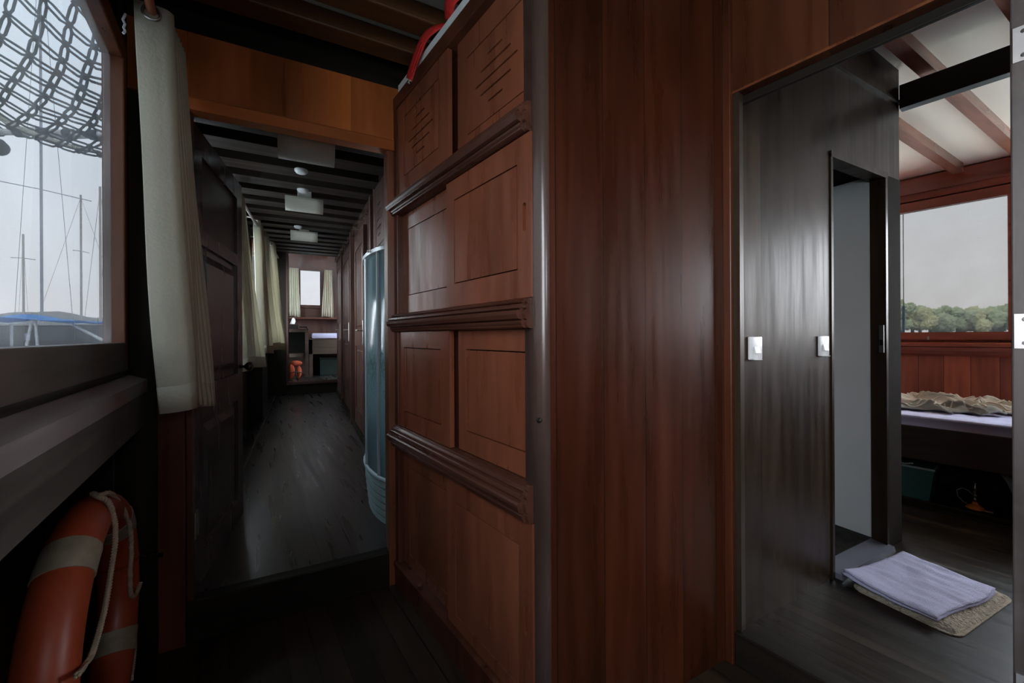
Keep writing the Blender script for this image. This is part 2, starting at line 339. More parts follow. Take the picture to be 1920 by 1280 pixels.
def pill(cx, cz, w_, h_, n=6):
    """rounded slot outline"""
    r = min(w_, h_)/2; pts = []
    if h_ >= w_:
        for k in range(n+1): a = PI*k/n; pts.append((cx+r*math.cos(a), cz+h_/2-r+r*math.sin(a)))
        for k in range(n+1): a = PI+PI*k/n; pts.append((cx+r*math.cos(a), cz-h_/2+r+r*math.sin(a)))
    else:
        for k in range(n+1): a = -PI/2+PI*k/n; pts.append((cx+w_/2-r+r*math.cos(a), cz+r*math.sin(a)))
        for k in range(n+1): a = PI/2+PI*k/n; pts.append((cx-w_/2+r+r*math.cos(a), cz+r*math.sin(a)))
    return pts
def loc_of(parent_loc, rz, x, y, z=0):
    c, s_ = math.cos(rz), math.sin(rz)
    return (parent_loc[0]+x*c-y*s_, parent_loc[1]+x*s_+y*c, z)

# ================================================================== SETTING
def fz(y): return .15 + .018*(y-1.92)            # the corridor floor follows the sheer of the hull
def cz(y): return 2.25 + .052*(y-1.92)
R80 = math.radians(-80.3); R83 = math.radians(-83.0)
CAB = (.375, 1.92, 0); DW = (1.334, .912, 0); LW = (-.511, 1.92, 0); SW = (4.70, 1.60, 0)

# floors
struct(MB().prism([(-.8, -2.2), (1.86, -2.2), (1.545, -.3), (1.335, .912), (1.335, 1.93), (-.8, 1.93)], -.05, 0).build('floor', 'floor_lobby'))
m = MB().hexa([(-.60, 1.96, .0), (.9, 1.96, .0), (.9, 7.3, .1), (-.60, 7.3, .1), (-.60, 1.96, fz(1.96)), (.9, 1.96, fz(1.96)), (.9, 7.3, fz(7.3)), (-.60, 7.3, fz(7.3))])
struct(m.build('floor', 'floor_corr'))
m = MB().prism([(1.335, .912), (1.545, -.3), (1.86, -2.2), (5.3, -2.2), (4.9, 3.3), (2.93, 3.3), (2.93, 1.045), (1.36, 1.045)], -.05, 0)
struct(m.build('floor', 'floor_cabin'))
struct(MB().box(-1.2, 1.6, 7.25, 9.0, .34, .44).build('floor', 'floor_corr'))
struct(MB().box(2.05, 2.82, 1.045, 2.4, -.02, .03).build('floor', 'black_wood'))

# forward bulkhead of the lobby: header over the passage, posts, sill
struct(MB().box(-.595, .40, 1.90, 1.94, 2.045, 2.305).build('wall_front', 'orange_wood'))
struct(MB().extr([(1.885, 2.008), (1.885, 2.052), (1.893, 2.060), (1.945, 2.060), (1.945, 2.008)], -.47, .374).build('trim_1', 'orange_trim'))
struct(MB().box(-.595, .9, 1.91, 1.95, 2.305, 2.50).build('wall_front', 'black_wood_x'))
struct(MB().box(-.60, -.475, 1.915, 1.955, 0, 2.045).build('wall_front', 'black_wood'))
struct(MB().box(-.475, -.396, 1.885, 1.955, 0, 2.01, .004).build('trim_2', 'cab_frame'))
struct(MB().box(-.394, -.377, 1.905, 1.955, .15, 2.01).build('trim_2', 'cab_frame'))
struct(MB().box(.345, .385, 1.90, 1.99, .0, 2.01, .003).build('trim_2', 'jamb_wood'))
struct(MB().box(-.396, .345, 1.90, 1.96, .0, .155, .004).build('trim_3', 'black_wood_x'))
struct(MB().box(.385, .95, 1.93, 1.97, 0, 2.5).build('wall_front', 'black_wood'))

# mid bulkhead (panelled, facing the lobby) and bathroom wall further right: one plane of the ship
struct(MB().box(.585, 1.36, .912, .975, 0, 2.62).build('wall_middle', 'panel_wood'))
m = MB()
W1 = [(1.36, 0), (2.199, 0), (2.199, 2.005), (2.785, 2.005), (2.946, 2.005), (2.946, 2.66), (1.36, 2.66)]
m.slab(W1, [], .978, 1.04)
struct(m.build('wall_bathroom', 'dark_wall'))
struct(MB().box(2.785, 2.946, .974, 1.04, 0, 2.005, .003).build('trim_27', 'matte_dark'))
struct(MB().box(2.885, 2.946, 1.041, 3.2, 0, 2.66).build('wall_bathroom', 'dark_wall'))
struct(MB().box(2.19, 2.955, .965, .982, 2.425, 2.437).build('trim_4', 'dark_wall'))
# bathroom behind the doorway
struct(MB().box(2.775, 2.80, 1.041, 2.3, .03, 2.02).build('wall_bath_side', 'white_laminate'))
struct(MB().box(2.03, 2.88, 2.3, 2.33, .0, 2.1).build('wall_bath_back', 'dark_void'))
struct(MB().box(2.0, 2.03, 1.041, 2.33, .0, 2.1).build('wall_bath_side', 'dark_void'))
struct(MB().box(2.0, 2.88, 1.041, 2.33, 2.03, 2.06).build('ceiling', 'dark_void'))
dr = struct(empty('door_2', (2.49, .99, 0)))
MB().box(-.291, -.272, -.018, .05, 0, 2.0).build('door_jamb', 'dark_wall', dr)
MB().box(.272, .295, -.018, .05, 0, 2.0).build('door_jamb', 'dark_wall', dr)
MB().box(-.291, .295, -.02, .05, 1.985, 2.015).build('door_head', 'dark_wall', dr)
sp_ = MB().box(.262, .270, -.012, .012, 1.05, 1.20, .002).build('strike_plate', 'metal_steel', dr)
MB().box(.258, .262, -.006, .006, 1.09, 1.12).build('latch_hole', 'dark_void', sp_)
MB().tube([(-.27, .03, 1.035), (-.245, .03, 1.035), (-.225, .03, 1.03)], .006).build('hook', 'metal_dark', dr)
struct(MB().hexa([(2.225, .945, 0), (2.78, .945, 0), (2.78, 1.045, 0), (2.225, 1.045, 0), (2.23, .95, .022), (2.78, .95, .022), (2.78, 1.045, .028), (2.23, 1.045, .028)]).build('trim_5', 'marble'))

# doorway wall between lobby and starboard cabin
def dwall(mb, name, mat): return struct(place(mb.build(name, mat), DW, R80))
dwall(MB().box(0, .66, 0, .035, 1.992, 2.62), 'wall_right', 'door_wall_wood')
dwall(MB().box(0, .64, -.006, 0, 1.992, 2.0), 'trim_6', 'jamb_wood')
dwall(MB().box(-.002, .64, .036, .052, 1.965, 2.03, .003), 'trim_6', 'black_wood_x')
dwall(MB().box(-.01, .028, -.02, .04, 0, 2.62, .004), 'trim_7', 'door_wall_wood')
dwall(MB().box(.028, .048, .0, .03, .12, 1.992), 'trim_7', 'dark_wall')
dwall(MB().box(.028, .64, -.01, .05, 0, .115, .004), 'trim_8', 'black_wood_x')
dwall(MB().box(.74, 3.2, 0, .05, 0, 2.62), 'wall_right', 'door_wall_wood')
door = struct(place(empty('door_1'), DW, R80))
MB().box(.637, .745, -.045, .035, 0, 2.62, .003).build('door_jamb', 'jamb_grey', door)
def screw(mb, x, y, z, r=.0045):
    mb.lathe([(r, 0), (r, .0012), (r*.8, .002)], 12, 'Y', (x, y, z)); return mb
for zc in (1.785, 1.155, .36):
    pl = MB().slab([(.641, zc-.038), (.700, zc-.038), (.700, zc+.038), (.641, zc+.038)], [], -.0485, -.0445)
    pl.tube([(.702, -.05, zc-.038), (.702, -.05, zc+.038)], .005)
    plo = pl.build('hinge', 'plate_metal', door)
    s_ = MB()
    for dz in (-.026, 0, .026):
        screw(s_, .656 + (.012 if dz == 0 else 0), -.0485, zc+dz)
        s_.box(.656+(.012 if dz == 0 else 0)-.0035, .656+(.012 if dz == 0 else 0)+.0035, -.0525, -.0508, zc+dz-.0008, zc+dz+.0008)
    s_.build('screw', 'screw_metal', plo)

# ---- port side of the lobby: hull wall, window, ledge
def lwall(mb, name, mat, **k): return struct(place(mb.build(name, mat, **k), LW, R83))
m = MB(); m.slab([(-.02, .84), (4.1, .84), (4.1, 2.62), (-.02, 2.62)], [rect(.10, 1.86, 1.13, 2.10), rect(2.1, 3.5, 1.13, 2.10)], -.095, -.06)
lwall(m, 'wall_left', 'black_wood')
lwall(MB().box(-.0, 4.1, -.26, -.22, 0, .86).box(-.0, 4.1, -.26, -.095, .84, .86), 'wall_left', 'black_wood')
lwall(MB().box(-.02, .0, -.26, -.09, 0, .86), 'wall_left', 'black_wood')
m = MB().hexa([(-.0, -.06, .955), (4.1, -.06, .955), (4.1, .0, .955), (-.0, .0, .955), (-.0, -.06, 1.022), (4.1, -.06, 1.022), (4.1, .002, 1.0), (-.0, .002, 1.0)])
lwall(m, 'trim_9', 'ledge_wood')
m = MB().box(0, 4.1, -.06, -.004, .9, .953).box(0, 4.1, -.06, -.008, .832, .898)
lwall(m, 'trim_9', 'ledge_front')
lwall(MB().tube([(0.0, -.052, 1.034), (4.1, -.052, 1.034)], .016, 10), 'trim_10', 'black_wood_x', smooth='auto')
win = struct(place(empty('window_1'), LW, R83))
MB().box(.072, .112, -.09, -.038, 1.04, 2.16, .004).box(1.85, 1.89, -.09, -.038, 1.04, 2.16, .004).build('window_stile', 'win_frame', win)
MB().box(.112, 1.85, -.09, -.038, 2.095, 2.16, .004).build('window_rail', 'win_frame', win)
MB().box(.112, 1.85, -.09, -.036, 1.040, 1.135, .004).build('window_rail', 'win_frame_x', win)
MB().box(.0, .072, -.06, -.046, 1.02, 2.62).build('side_board', 'black_wood', win)
MB().box(.11, 1.853, -.076, -.072, 1.13, 2.10).build('pane', 'pane_tinted', win)
win = struct(place(empty('window_2'), LW, R83))  # unseen port window, added without a pane so more sky light enters
MB().box(2.07, 2.11, -.09, -.038, 1.04, 2.16, .004).box(3.49, 3.53, -.09, -.038, 1.04, 2.16, .004).build('window_stile', 'win_frame', win)
MB().box(2.11, 3.49, -.09, -.038, 2.095, 2.16, .004).box(2.11, 3.49, -.09, -.036, 1.04, 1.135, .004).build('window_rail', 'win_frame_x', win)

# lobby ceiling with beams, aft bulkhead with an unseen opening added for sky light
struct(MB().box(-.60, 1.60, -2.25, 1.91, 2.62, 2.66).build('ceiling', 'dark_void'))
struct(MB().box(-.60, .98, 1.0, 1.905, 2.445, 2.465).build('ceiling', 'ceil_grey'))
struct(MB().box(-.60, .57, -2.25, 1.0, 2.445, 2.465).build('ceiling', 'ceil_grey'))
struct(MB().box(.57, 1.42, -2.25, .9, 2.445, 2.465).build('ceiling', 'ceil_grey'))
for k, yb in enumerate([1.73, 1.53, 1.31, 1.09]):
    struct(MB().box(-.595, .95, yb, yb+.095, 2.375, 2.445, .006).build('trim_11', 'beam_wood'))
for k, yb in enumerate([.80, .5, .2, -.1, -.4, -.7, -1.0, -1.3, -1.6, -1.9]):
    struct(MB().box(-.5 if yb > 0 else -.35, 1.36, yb, yb+.08, 2.375, 2.445, .006).build('trim_11', 'beam_wood'))
m = MB(); m.slab([(-.5, 0), (2.1, 0), (2.1, 2.7), (-.5, 2.7)], [rect(.35, .85, 1.55, 2.0)], -2.28, -2.23)
struct(m.build('wall_back', 'door_wall_wood'))

# ---- corridor shell
m = MB()
def lx(y): return -.585+.02*(y-1.95)        # port wall of the corridor
m.M = Matrix.Translation((-.585, 1.95, 0)) @ Matrix.Rotation(math.radians(88.9), 4, 'Z')
m.slab([(0, 0), (5.4, 0), (5.4, 2.7), (0, 2.7)], [rect(.85, 1.30, 1.15, 2.15), rect(1.75, 2.75, 1.15, 2.18), rect(3.3, 4.25, 1.18, 2.22), rect(4.5, 5.1, 1.2, 2.25)], 0, .03)
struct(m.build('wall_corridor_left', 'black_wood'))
WR = Matrix.Translation((-.585, 1.95, 0)) @ Matrix.Rotation(math.radians(88.9), 4, 'Z')
for k, (a, b_, z0, z1) in enumerate([(.85, 1.30, 1.15, 2.15), (1.75, 2.75, 1.15, 2.18), (3.3, 4.25, 1.18, 2.22), (4.5, 5.1, 1.2, 2.25)]):
    wi = struct(empty('window_%d' % (k+3), (-.585, 1.95, 0), math.radians(88.9)))
    MB().box(a-.03, a+.015, -.02, .028, z0-.03, z1+.03).box(b_-.015, b_+.03, -.02, .028, z0-.03, z1+.03).build('window_stile', 'win_frame', wi)
    MB().box(a+.015, b_-.015, -.02, .028, z0-.03, z0+.015).box(a+.015, b_-.015, -.02, .028, z1-.015, z1+.03).build('window_rail', 'win_frame', wi)
    MB().box(a, b_, .008, .012, z0, z1).build('pane', 'pane_clear', wi)
m = MB(); m.slab([(-.7, 0), (1.0, 0), (1.0, 2.75), (-.7, 2.75)], [rect(-.222, .487, .43, 2.49)], 7.17, 7.21)
struct(m.build('wall_end', 'black_wood'))
struct(MB().box(-.240, -.212, 7.15, 7.23, .40, 2.50, .003).build('trim_12', 'corr_door'))
struct(MB().box(-.240, .49, 7.15, 7.23, 2.475, 2.505, .003).build('trim_12', 'black_wood_x'))
struct(MB().box(-.222, .487, 7.15, 7.23, .40, .455, .004).build('trim_12', 'corr_door_x'))
struct(MB().hexa([(-.405, 1.99, fz(1.99)-.001), (-.392, 1.99, fz(1.99)-.001), (-.392, 7.16, fz(7.16)-.001), (-.405, 7.16, fz(7.16)-.001), (-.405, 1.99, fz(1.99)+.012), (-.392, 1.99, fz(1.99)+.012), (-.392, 7.16, fz(7.16)+.012), (-.405, 7.16, fz(7.16)+.012)]).build('trim_13', 'jamb_grey'))
# corridor ceiling: pale boards over dark beams
struct(MB().hexa([(-.60, 1.96, cz(1.96)), (1.0, 1.96, cz(1.96)), (1.0, 7.2, cz(7.2)), (-.60, 7.2, cz(7.2)), (-.60, 1.96, cz(1.96)+.02), (1.0, 1.96, cz(1.96)+.02), (1.0, 7.2, cz(7.2)+.02), (-.60, 7.2, cz(7.2)+.02)]).build('ceiling', 'ceil_grey'))
for k in range(16):
    y = 1.99 + k*.325; zc = cz(y)
    struct(MB().hexa([(-.55, y, zc-.055), (.58, y, zc-.055), (.58, y+.17, zc-.048), (-.55, y+.17, zc-.048), (-.55, y, zc), (.58, y, zc), (.58, y+.17, zc+.007), (-.55, y+.17, zc+.007)]).build('trim_14', 'dark_beam'))
# low frame bulkhead under the port curtains
struct(MB().box(-.57, -.41, 5.22, 5.30, fz(5.2), 1.02).build('trim_15', 'black_wood'))
struct(MB().hexa([(-.56, 3.0, 1.02), (-.52, 3.0, 1.02), (-.45, 7.1, 1.06), (-.49, 7.1, 1.06), (-.56, 3.0, 1.06), (-.52, 3.0, 1.06), (-.45, 7.1, 1.10), (-.49, 7.1, 1.10)]).build('trim_15', 'black_wood'))

# starboard side of the corridor: panelled wall, cornice, doors
struct(MB().hexa([(.50, 2.70, .1), (.60, 2.70, .1), (.60, 7.17, .15), (.50, 7.17, .15), (.50, 2.70, 2.42), (.60, 2.70, 2.42), (.60, 7.17, 2.6), (.50, 7.17, 2.6)]).build('wall_corridor_right', 'corr_door'))
struct(MB().box(.9, .95, 1.97, 3.0, 0, 2.4).build('wall_corridor_right', 'white_laminate'))
def bev_beam(x0, x1, y0, y1, z0a, z0b, h, name, mat):
    return struct(MB().hexa([(x0, y0, z0a), (x1, y0, z0a), (x1, y1, z0b), (x0, y1, z0b), (x0, y0, z0a+h), (x1, y0, z0a+h), (x1, y1, z0b+h), (x0, y1, z0b+h)]).build(name, mat))
bev_beam(.465, .50, 3.26, 4.72, 2.17, 2.25, .075, 'trim_16', 'corr_door_x')
bev_beam(.455, .50, 4.78, 7.15, 2.23, 2.36, .08, 'trim_16', 'corr_door_x')
bev_beam(.465, .50, 3.26, 7.15, fz(3.26), fz(7.15), .08, 'trim_17', 'black_wood')
for y, zt in ((3.26, 2.24), (4.74, 2.31), (6.0, 2.38)):
    struct(MB().box(.455, .50, y-.035, y+.035, fz(y), zt, .003).build('trim_18', 'corr_door'))

def panel_door(name, y0, y1, z0, z1, xf, label=None):
    """panelled door leaf in a fore-and-aft wall, built on local x = along, y = thickness"""
    d = empty(name, (xf, (y0+y1)/2, z0), PI/2); w2 = (y1-y0)/2; h = z1-z0
    st = .085
    MB().slab(rect(-w2, w2, 0, h), [rect(-w2+st, w2-st, .16, h*.42), rect(-w2+st, w2-st, h*.50, h-.13)], 0, .03).build('door_frame', 'corr_door', d)
    for (a, b_) in ((.16, h*.42), (h*.50, h-.13)):
        mm = MB(); mm.box(-w2+st-.004, w2-st+.004, .012, .022, a-.004, b_+.004)
        mm.hexa([(-w2+st+.03, .018, a+.03), (w2-st-.03, .018, a+.03), (w2-st-.03, .018, b_-.03), (-w2+st+.03, .018, b_-.03),
                 (-w2+st+.05, .028, a+.05), (w2-st-.05, .028, a+.05), (w2-st-.05, .028, b_-.05), (-w2+st+.05, .028, b_-.05)])
        mm.build('door_panel', 'corr_door', d)
    return struct(d)
for k, (y0, y1, zt) in enumerate([(3.36, 4.62, 2.14), (4.84, 5.92, 2.22), (6.08, 7.02, 2.30)]):
    ya, yb = (3.72, 4.42) if k == 0 else (y0+.14, y1-.14)
    d = panel_door('door_%d' % (k+3), ya, yb, fz((ya+yb)/2)+.09, zt, .498)
    w2 = (yb-ya)/2
    pl = MB().box(-w2+.02, -w2+.065, .03, .036, .80, 1.02, .003).build('lock_plate', 'metal_steel', d)
    MB().tube([(-w2+.042, .036, .93), (-w2+.042, .075, .93), (-w2+.13, .078, .93)], .009).build('door_handle', 'metal_dull', pl)

# ---- far cabin beyond the end doorway
m = MB(); m.slab([(-1.2, .3), (1.6, .3), (1.6, 2.9), (-1.2, 2.9)], [rect(-.062, .30, 1.77, 2.46)], 8.80, 8.84)
struct(m.build('wall_far', 'corr_door'))
struct(MB().box(-1.2, -1.16, 7.22, 8.8, .3, 2.9).build('wall_far_left', 'corr_door'))
m = MB(); m.M = Matrix.Translation((1.6, 7.22, 0)) @ Matrix.Rotation(PI/2, 4, 'Z')
m.slab([(0, .3), (1.58, .3), (1.58, 2.9), (0, 2.9)], [rect(.5, 1.1, 1.7, 2.3)], 0, .04)  # unseen opening, sized for the light it gives the far cabin
struct(m.build('wall_far_right', 'corr_door'))
struct(MB().box(-1.2, 1.6, 7.22, 8.84, 2.86, 2.9).build('ceiling', 'corr_door_x'))
struct(MB().hexa([(.05, 7.9, 2.72), (.11, 7.9, 2.72), (.42, 8.75, 2.72), (.36, 8.75, 2.72), (.05, 7.9, 2.86), (.11, 7.9, 2.86), (.42, 8.75, 2.86), (.36, 8.75, 2.86)]).build('trim_19', 'cabin_beam'))
wi = struct(empty('window_7', (.12, 8.8, 1.77)))
MB().slab(rect(-.225, .225, -.045, .73), [rect(-.172, .170, .01, .68)], -.03, .005).build('window_frame', 'corr_door', wi)
MB().box(-.18, .18, -.012, -.008, 0, .69).build('pane', 'pane_dim', wi)
struct(MB().box(-1.1, 1.5, 8.62, 8.79, 1.50, 1.53, .004).build('trim_20', 'cab_frame'))

# ---- starboard cabin shell (frame: x runs aft along the hull, y outboard)
def swall(mb, name, mat, **k): return struct(place(mb.build(name, mat, **k), SW, R80))
m = MB(); m.slab([(-1.7, 0), (3.9, 0), (3.9, 2.75), (-1.7, 2.75)], [rect(-1.4, -.12, 1.16, 2.22), rect(.0, .655, 1.16, 2.22), rect(.80, 1.95, 1.16, 2.22), rect(2.1, 3.4, 1.16, 2.22)], 0, .05)
swall(m, 'wall_starboard', 'cabin_red')
swall(MB().extr([(-.03, 1.045), (-.085, 1.045), (-.09, 1.05), (-.09, 1.072), (-.085, 1.077), (0, 1.085), (0, 1.045)], -1.7, 3.9), 'trim_21', 'cabin_red_y')
swall(MB().extr([(-.01, .965), (-.045, .985), (-.045, 1.01), (-.06, 1.04), (0, 1.04), (0, .965)], -1.7, 3.9), 'trim_21', 'cabin_red_y')
swall(MB().extr([(-.05, 2.30), (-.055, 2.34), (-.055, 2.49), (0, 2.49), (0, 2.30)], -1.7, 3.9).extr([(-.068, 2.352), (-.075, 2.357), (-.075, 2.368), (-.055, 2.372), (-.055, 2.35)], -1.7, 3.9), 'trim_22', 'cabin_red_y')
for k, (a, b_) in enumerate([(.0, .655), (.80, 1.95), (2.1, 3.4), (-1.4, -.12)]):
    wi = struct(place(empty('window_%d' % (k+8)), SW, R80))
    MB().slab(rect(a-.04, b_+.04, 1.10, 2.29), [rect(a+.012, b_-.012, 1.165, 2.213)], -.035, .02).build('window_frame', 'cabin_red_y', wi)
    if k == 0: MB().box(a, b_, .012, .016, 1.15, 2.22).build('pane', 'pane_right', wi)  # windows out of view stay unglazed to brighten the cabin
    MB().lathe([(.011, 0), (.011, .022), (.008, .03), (.004, .034)], 12, 'Z', (a+.30 if k else .215, -.028, 1.078+.022)).build('latch', 'metal_steel', wi)
struct(MB().hexa([(1.3, -2.3, 2.7265), (5.7, -2.3, 2.4405), (5.7, 3.3, 2.4405), (1.3, 3.3, 2.7265), (1.3, -2.3, 2.75), (5.7, -2.3, 2.48), (5.7, 3.3, 2.48), (1.3, 3.3, 2.75)]).build('ceiling', 'ceil_cream'))
def cce(x): return 2.72-.065*(x-1.4)
for y in (1.16, .84, .50, .17, -.16, -.5, -.85, -1.2, -1.6, -2.0):
    x0 = 2.96 if y > .95 else 1.46; x1 = 4.66 if y > .9 else 4.78
    struct(MB().hexa([(x0, y, cce(x0)-.07), (x1, y, cce(x1)-.07), (x1, y+.062, cce(x1)-.07), (x0, y+.062, cce(x0)-.07), (x0, y, cce(x0)), (x1, y, cce(x1)), (x1, y+.062, cce(x1)), (x0, y+.062, cce(x0))]).build('trim_23', 'cabin_beam'))
m = MB().box(-.0, 2.9, -.03, .03, 2.395, 2.525, .003)
struct(place(m.build('trim_24', 'black_wood_x'), (2.955, .975, 0), R80))
struct(MB().box(1.7, 5.4, -2.3, -2.25, 0, 2.8).build('wall_aft', 'dark_wall'))
struct(MB().box(2.9, 5.1, 3.2, 3.24, 0, 2.8).build('wall_forward', 'cabin_red'))

# ================================================================== WARDROBE
wr = place(empty('wardrobe', label='tall reddish varnished wardrobe of eight sliding doors between passage and panelled bulkhead', cat='wardrobe'), CAB, R80)
MB().box(.0, .995, .05, .09, .10, 2.2).box(0, .02, .0, .09, .10, 2.2).box(0.02, .995, .05, .5, .02, .10).box(.98, 1.012, .044, .09, .10, 2.2).build('carcass', 'cab_frame', wr)
MB().box(0, .055, -.004, .05, .06, 2.205, .003).build('stile', 'cab_frame', wr)
MB().box(0, 1.0, -.006, .09, 2.196, 2.255, .004).build('top_rail', 'cab_frame', wr)
MB().extr([(.05, .0), (-.008, .0), (-.008, .085), (-.014, .09), (-.014, .108), (-.006, .116), (.05, .116)], .0, .998).build('base_rail', 'cab_frame', wr)
def moulding(z0, z1, x1=.985):
    h = z1-z0
    prof = [(.05, z0), (-.006, z0)]
    for (a, b_, d0, d1) in ((.04, .26, -.018, -.024), (.30, .60, -.034, -.038), (.64, .80, -.030, -.028), (.84, .97, -.020, -.014)):
        hh = (b_-a)*h
        prof += [(d0*.72, z0+a*h-.0012), (d0*.94, z0+a*h+hh*.06), (d0, z0+a*h+hh*.25), ((d0+d1)/2-.001, z0+a*h+hh*.5), (d1, z0+a*h+hh*.78), (d1*.9, z0+b_*h-hh*.05), (d1*.7, z0+b_*h+.0006)]
    prof += [(-.006, z1), (.05, z1)]
    mb = MB().extr(prof, 0.0, x1)
    mb.extr([(y*.5 if y < 0 else y, z0+(z-z0)) for y, z in prof], x1, x1+.012)
    return mb.build('moulding', 'cab_rail', wr)
moulding(1.707, 1.788); moulding(1.172, 1.254); moulding(.642, .745)
# doors: (x0, x1, z0, z1, front track?, groove rect, slots?, pull?)
DOORS = [(.055, .536, 1.79, 2.196, True, (.125, .463, 1.862, 2.125), True, None),
         (.570, 1.004, 1.79, 2.196, False, (.633, .967, 1.845, 2.115), True, None),
         (.055, .56, 1.256, 1.705, False, (.115, .520, 1.335, 1.635), False, None),
         (.520, 1.000, 1.256, 1.705, True, (.577, .941, 1.336, 1.634), False, (.972, 1.479)),
         (.055, .540, .747, 1.170, True, (.115, .470, .817, 1.103), False, None),
         (.565, 1.004, .747, 1.170, False, (.616, .966, .818, 1.106), False, (.988, .961)),
         (.055, .56, .118, .640, False, (.115, .50, .17, .565), False, None),
         (.518, 1.000, .118, .640, True, (.575, .941, .16, .563), False, (.970, .363))]
for (x0, x1, z0, z1, front, g, slots, pull) in DOORS:
    yf = .002 if front else .024
    g0, g1, g2, g3 = g
    holes = [rect(g0, g1, g2, g3)]
    if pull: holes.append(pill(pull[0] if pull[0] < .98 else .986, pull[1], .016, .078 if pull[1] > .5 else .085))
    d = MB().slab(rect(x0, x1, z0, z1), holes, yf, yf+.018)
    do = d.build('sliding_door', 'cab_wood', wr)
    sl = []
    if slots:
        cx_, cz_ = (g0+g1)/2, (g2+g3)/2
        for k, L_ in enumerate((.085, .17, .235, .17, .085)):
            sl.append(pill(cx_, cz_+(2-k)*.038, L_*(g1-g0)/.334, .0065))
    q = MB().slab(rect(g0+.004, g1-.004, g2+.004, g3-.004), sl, yf+.0008, yf+.0132)
    q.build('panel', 'cab_wood', do)
    MB().box(g0-.012, g1+.012, yf+.0185, yf+.0205, g2-.012, g3+.012).build('backing', 'dark_void', do)  # near-black sheet: shade of the grooves and slots put into its colour
    if pull:
        px_ = min(pull[0], .986)
        MB().box(px_-.010, px_+.010, yf+.012, yf+.0178, pull[1]-.043, pull[1]+.043).build('finger_pull', 'orange_trim', do)
# rounded corner post where the wardrobe meets the bulkhead
pm = MB(); prof = []
for k in range(9):
    a = PI + (PI/2)*k/8
    prof.append((.5855+.034*math.cos(a), .9385+.034*math.sin(a)))
prof += [(.5855, .98), (.5515, .98)]
pm.prism(prof, 0, 2.62)
struct(pm.build('trim_25', 'post_dark', smooth='auto'))
pk = MB().lathe([(.007, 0), (.007, .006), (.003, .010)], 12, 'X', (0, 0, 0)); 
pk_o = pk.build('coat_peg', 'metal_dark'); pk_o.rotation_euler = (0, 0, math.radians(215)); pk_o.location = (.560, .917, .925)
tag(pk_o, 'small dark round peg on the rounded post beside the wardrobe', 'peg')

# long white tray on the wardrobe with red straps
tb = place(empty('storage_tray', label='long white tray lying on top of the wardrobe', cat='tray'), CAB, R80)
MB().box(.035, .99, .012, .03, 2.256, 2.315, .004).box(.035, .99, .30, .318, 2.256, 2.315, .004).box(.035, .053, .03, .30, 2.256, 2.315).box(.972, .99, .03, .30, 2.256, 2.315).build('rim', 'white_box', tb)
MB().box(.05, .975, .03, .30, 2.256, 2.268).build('bottom', 'white_box', tb)
def ribbon(pts, wdt, mat, name, parent=None, nrm=(1, 0, 0), th=.003):
    """flat strap following pts, wide along wv"""
    wv = Vector(nrm).normalized()*wdt/2; P = [Vector(p) for p in pts]; n = len(P)-1
    def f(u, v):
        x = u*n; i = min(int(x), n-1); t_ = x-i
        p = P[i].lerp(P[i+1], t_) if n < 3 else cr(P, i, t_)
        return p + wv*(v*2-1) + Vector((0, 0, .0012*math.sin(u*31+v*4)))
    return MB().grid(f, n*5, 3).build(name, mat, parent, smooth=True, solid=th)
def cr(P, i, t_):
    p0 = P[max(i-1, 0)]; p1 = P[i]; p2 = P[i+1]; p3 = P[min(i+2, len(P)-1)]
    return .5*((2*p1)+(-p0+p2)*t_+(2*p0-5*p1+4*p2-p3)*t_*t_+(-p0+3*p1-3*p2+p3)*t_**3)
st_ = place(empty('fabric_strap', label='red fabric strap draped over the tray edge with a white string tail', cat='strap'), CAB, R80)
ribbon([(.52, .12, 2.33), (.47, .06, 2.345), (.42, .02, 2.35), (.365, -.004, 2.335), (.30, -.010, 2.30), (.245, -.012, 2.258), (.222, -.012, 2.236)], .046, 'strap_red', 'strap', st_, (.75, .25, -.7))
ribbon([(.36, .0, 2.338), (.33, -.012, 2.31), (.285, -.014, 2.275), (.25, -.015, 2.245)], .016, 'strap_red', 'strap', st_, (.5, .1, -.9))
MB().tube([(.222, -.013, 2.236), (.226, -.015, 2.225), (.234, -.016, 2.213)], .0018).tube([(.222, -.013, 2.233), (.228, -.016, 2.222), (.246, -.017, 2.222), (.25, -.017, 2.214)], .0015).tube([(.226, -.014, 2.225), (.215, -.016, 2.226)], .0013).build('string', 'string_white', st_)
st_ = place(empty('fabric_strap', label='red crumpled strap on the tray nearer the wardrobe front corner', cat='strap'), CAB, R80)
ribbon([(.70, .16, 2.335), (.66, .09, 2.365), (.60, .04, 2.375), (.545, .01, 2.36), (.50, .03, 2.325)], .055, 'strap_red', 'strap', st_, (.7, .3, -.7))

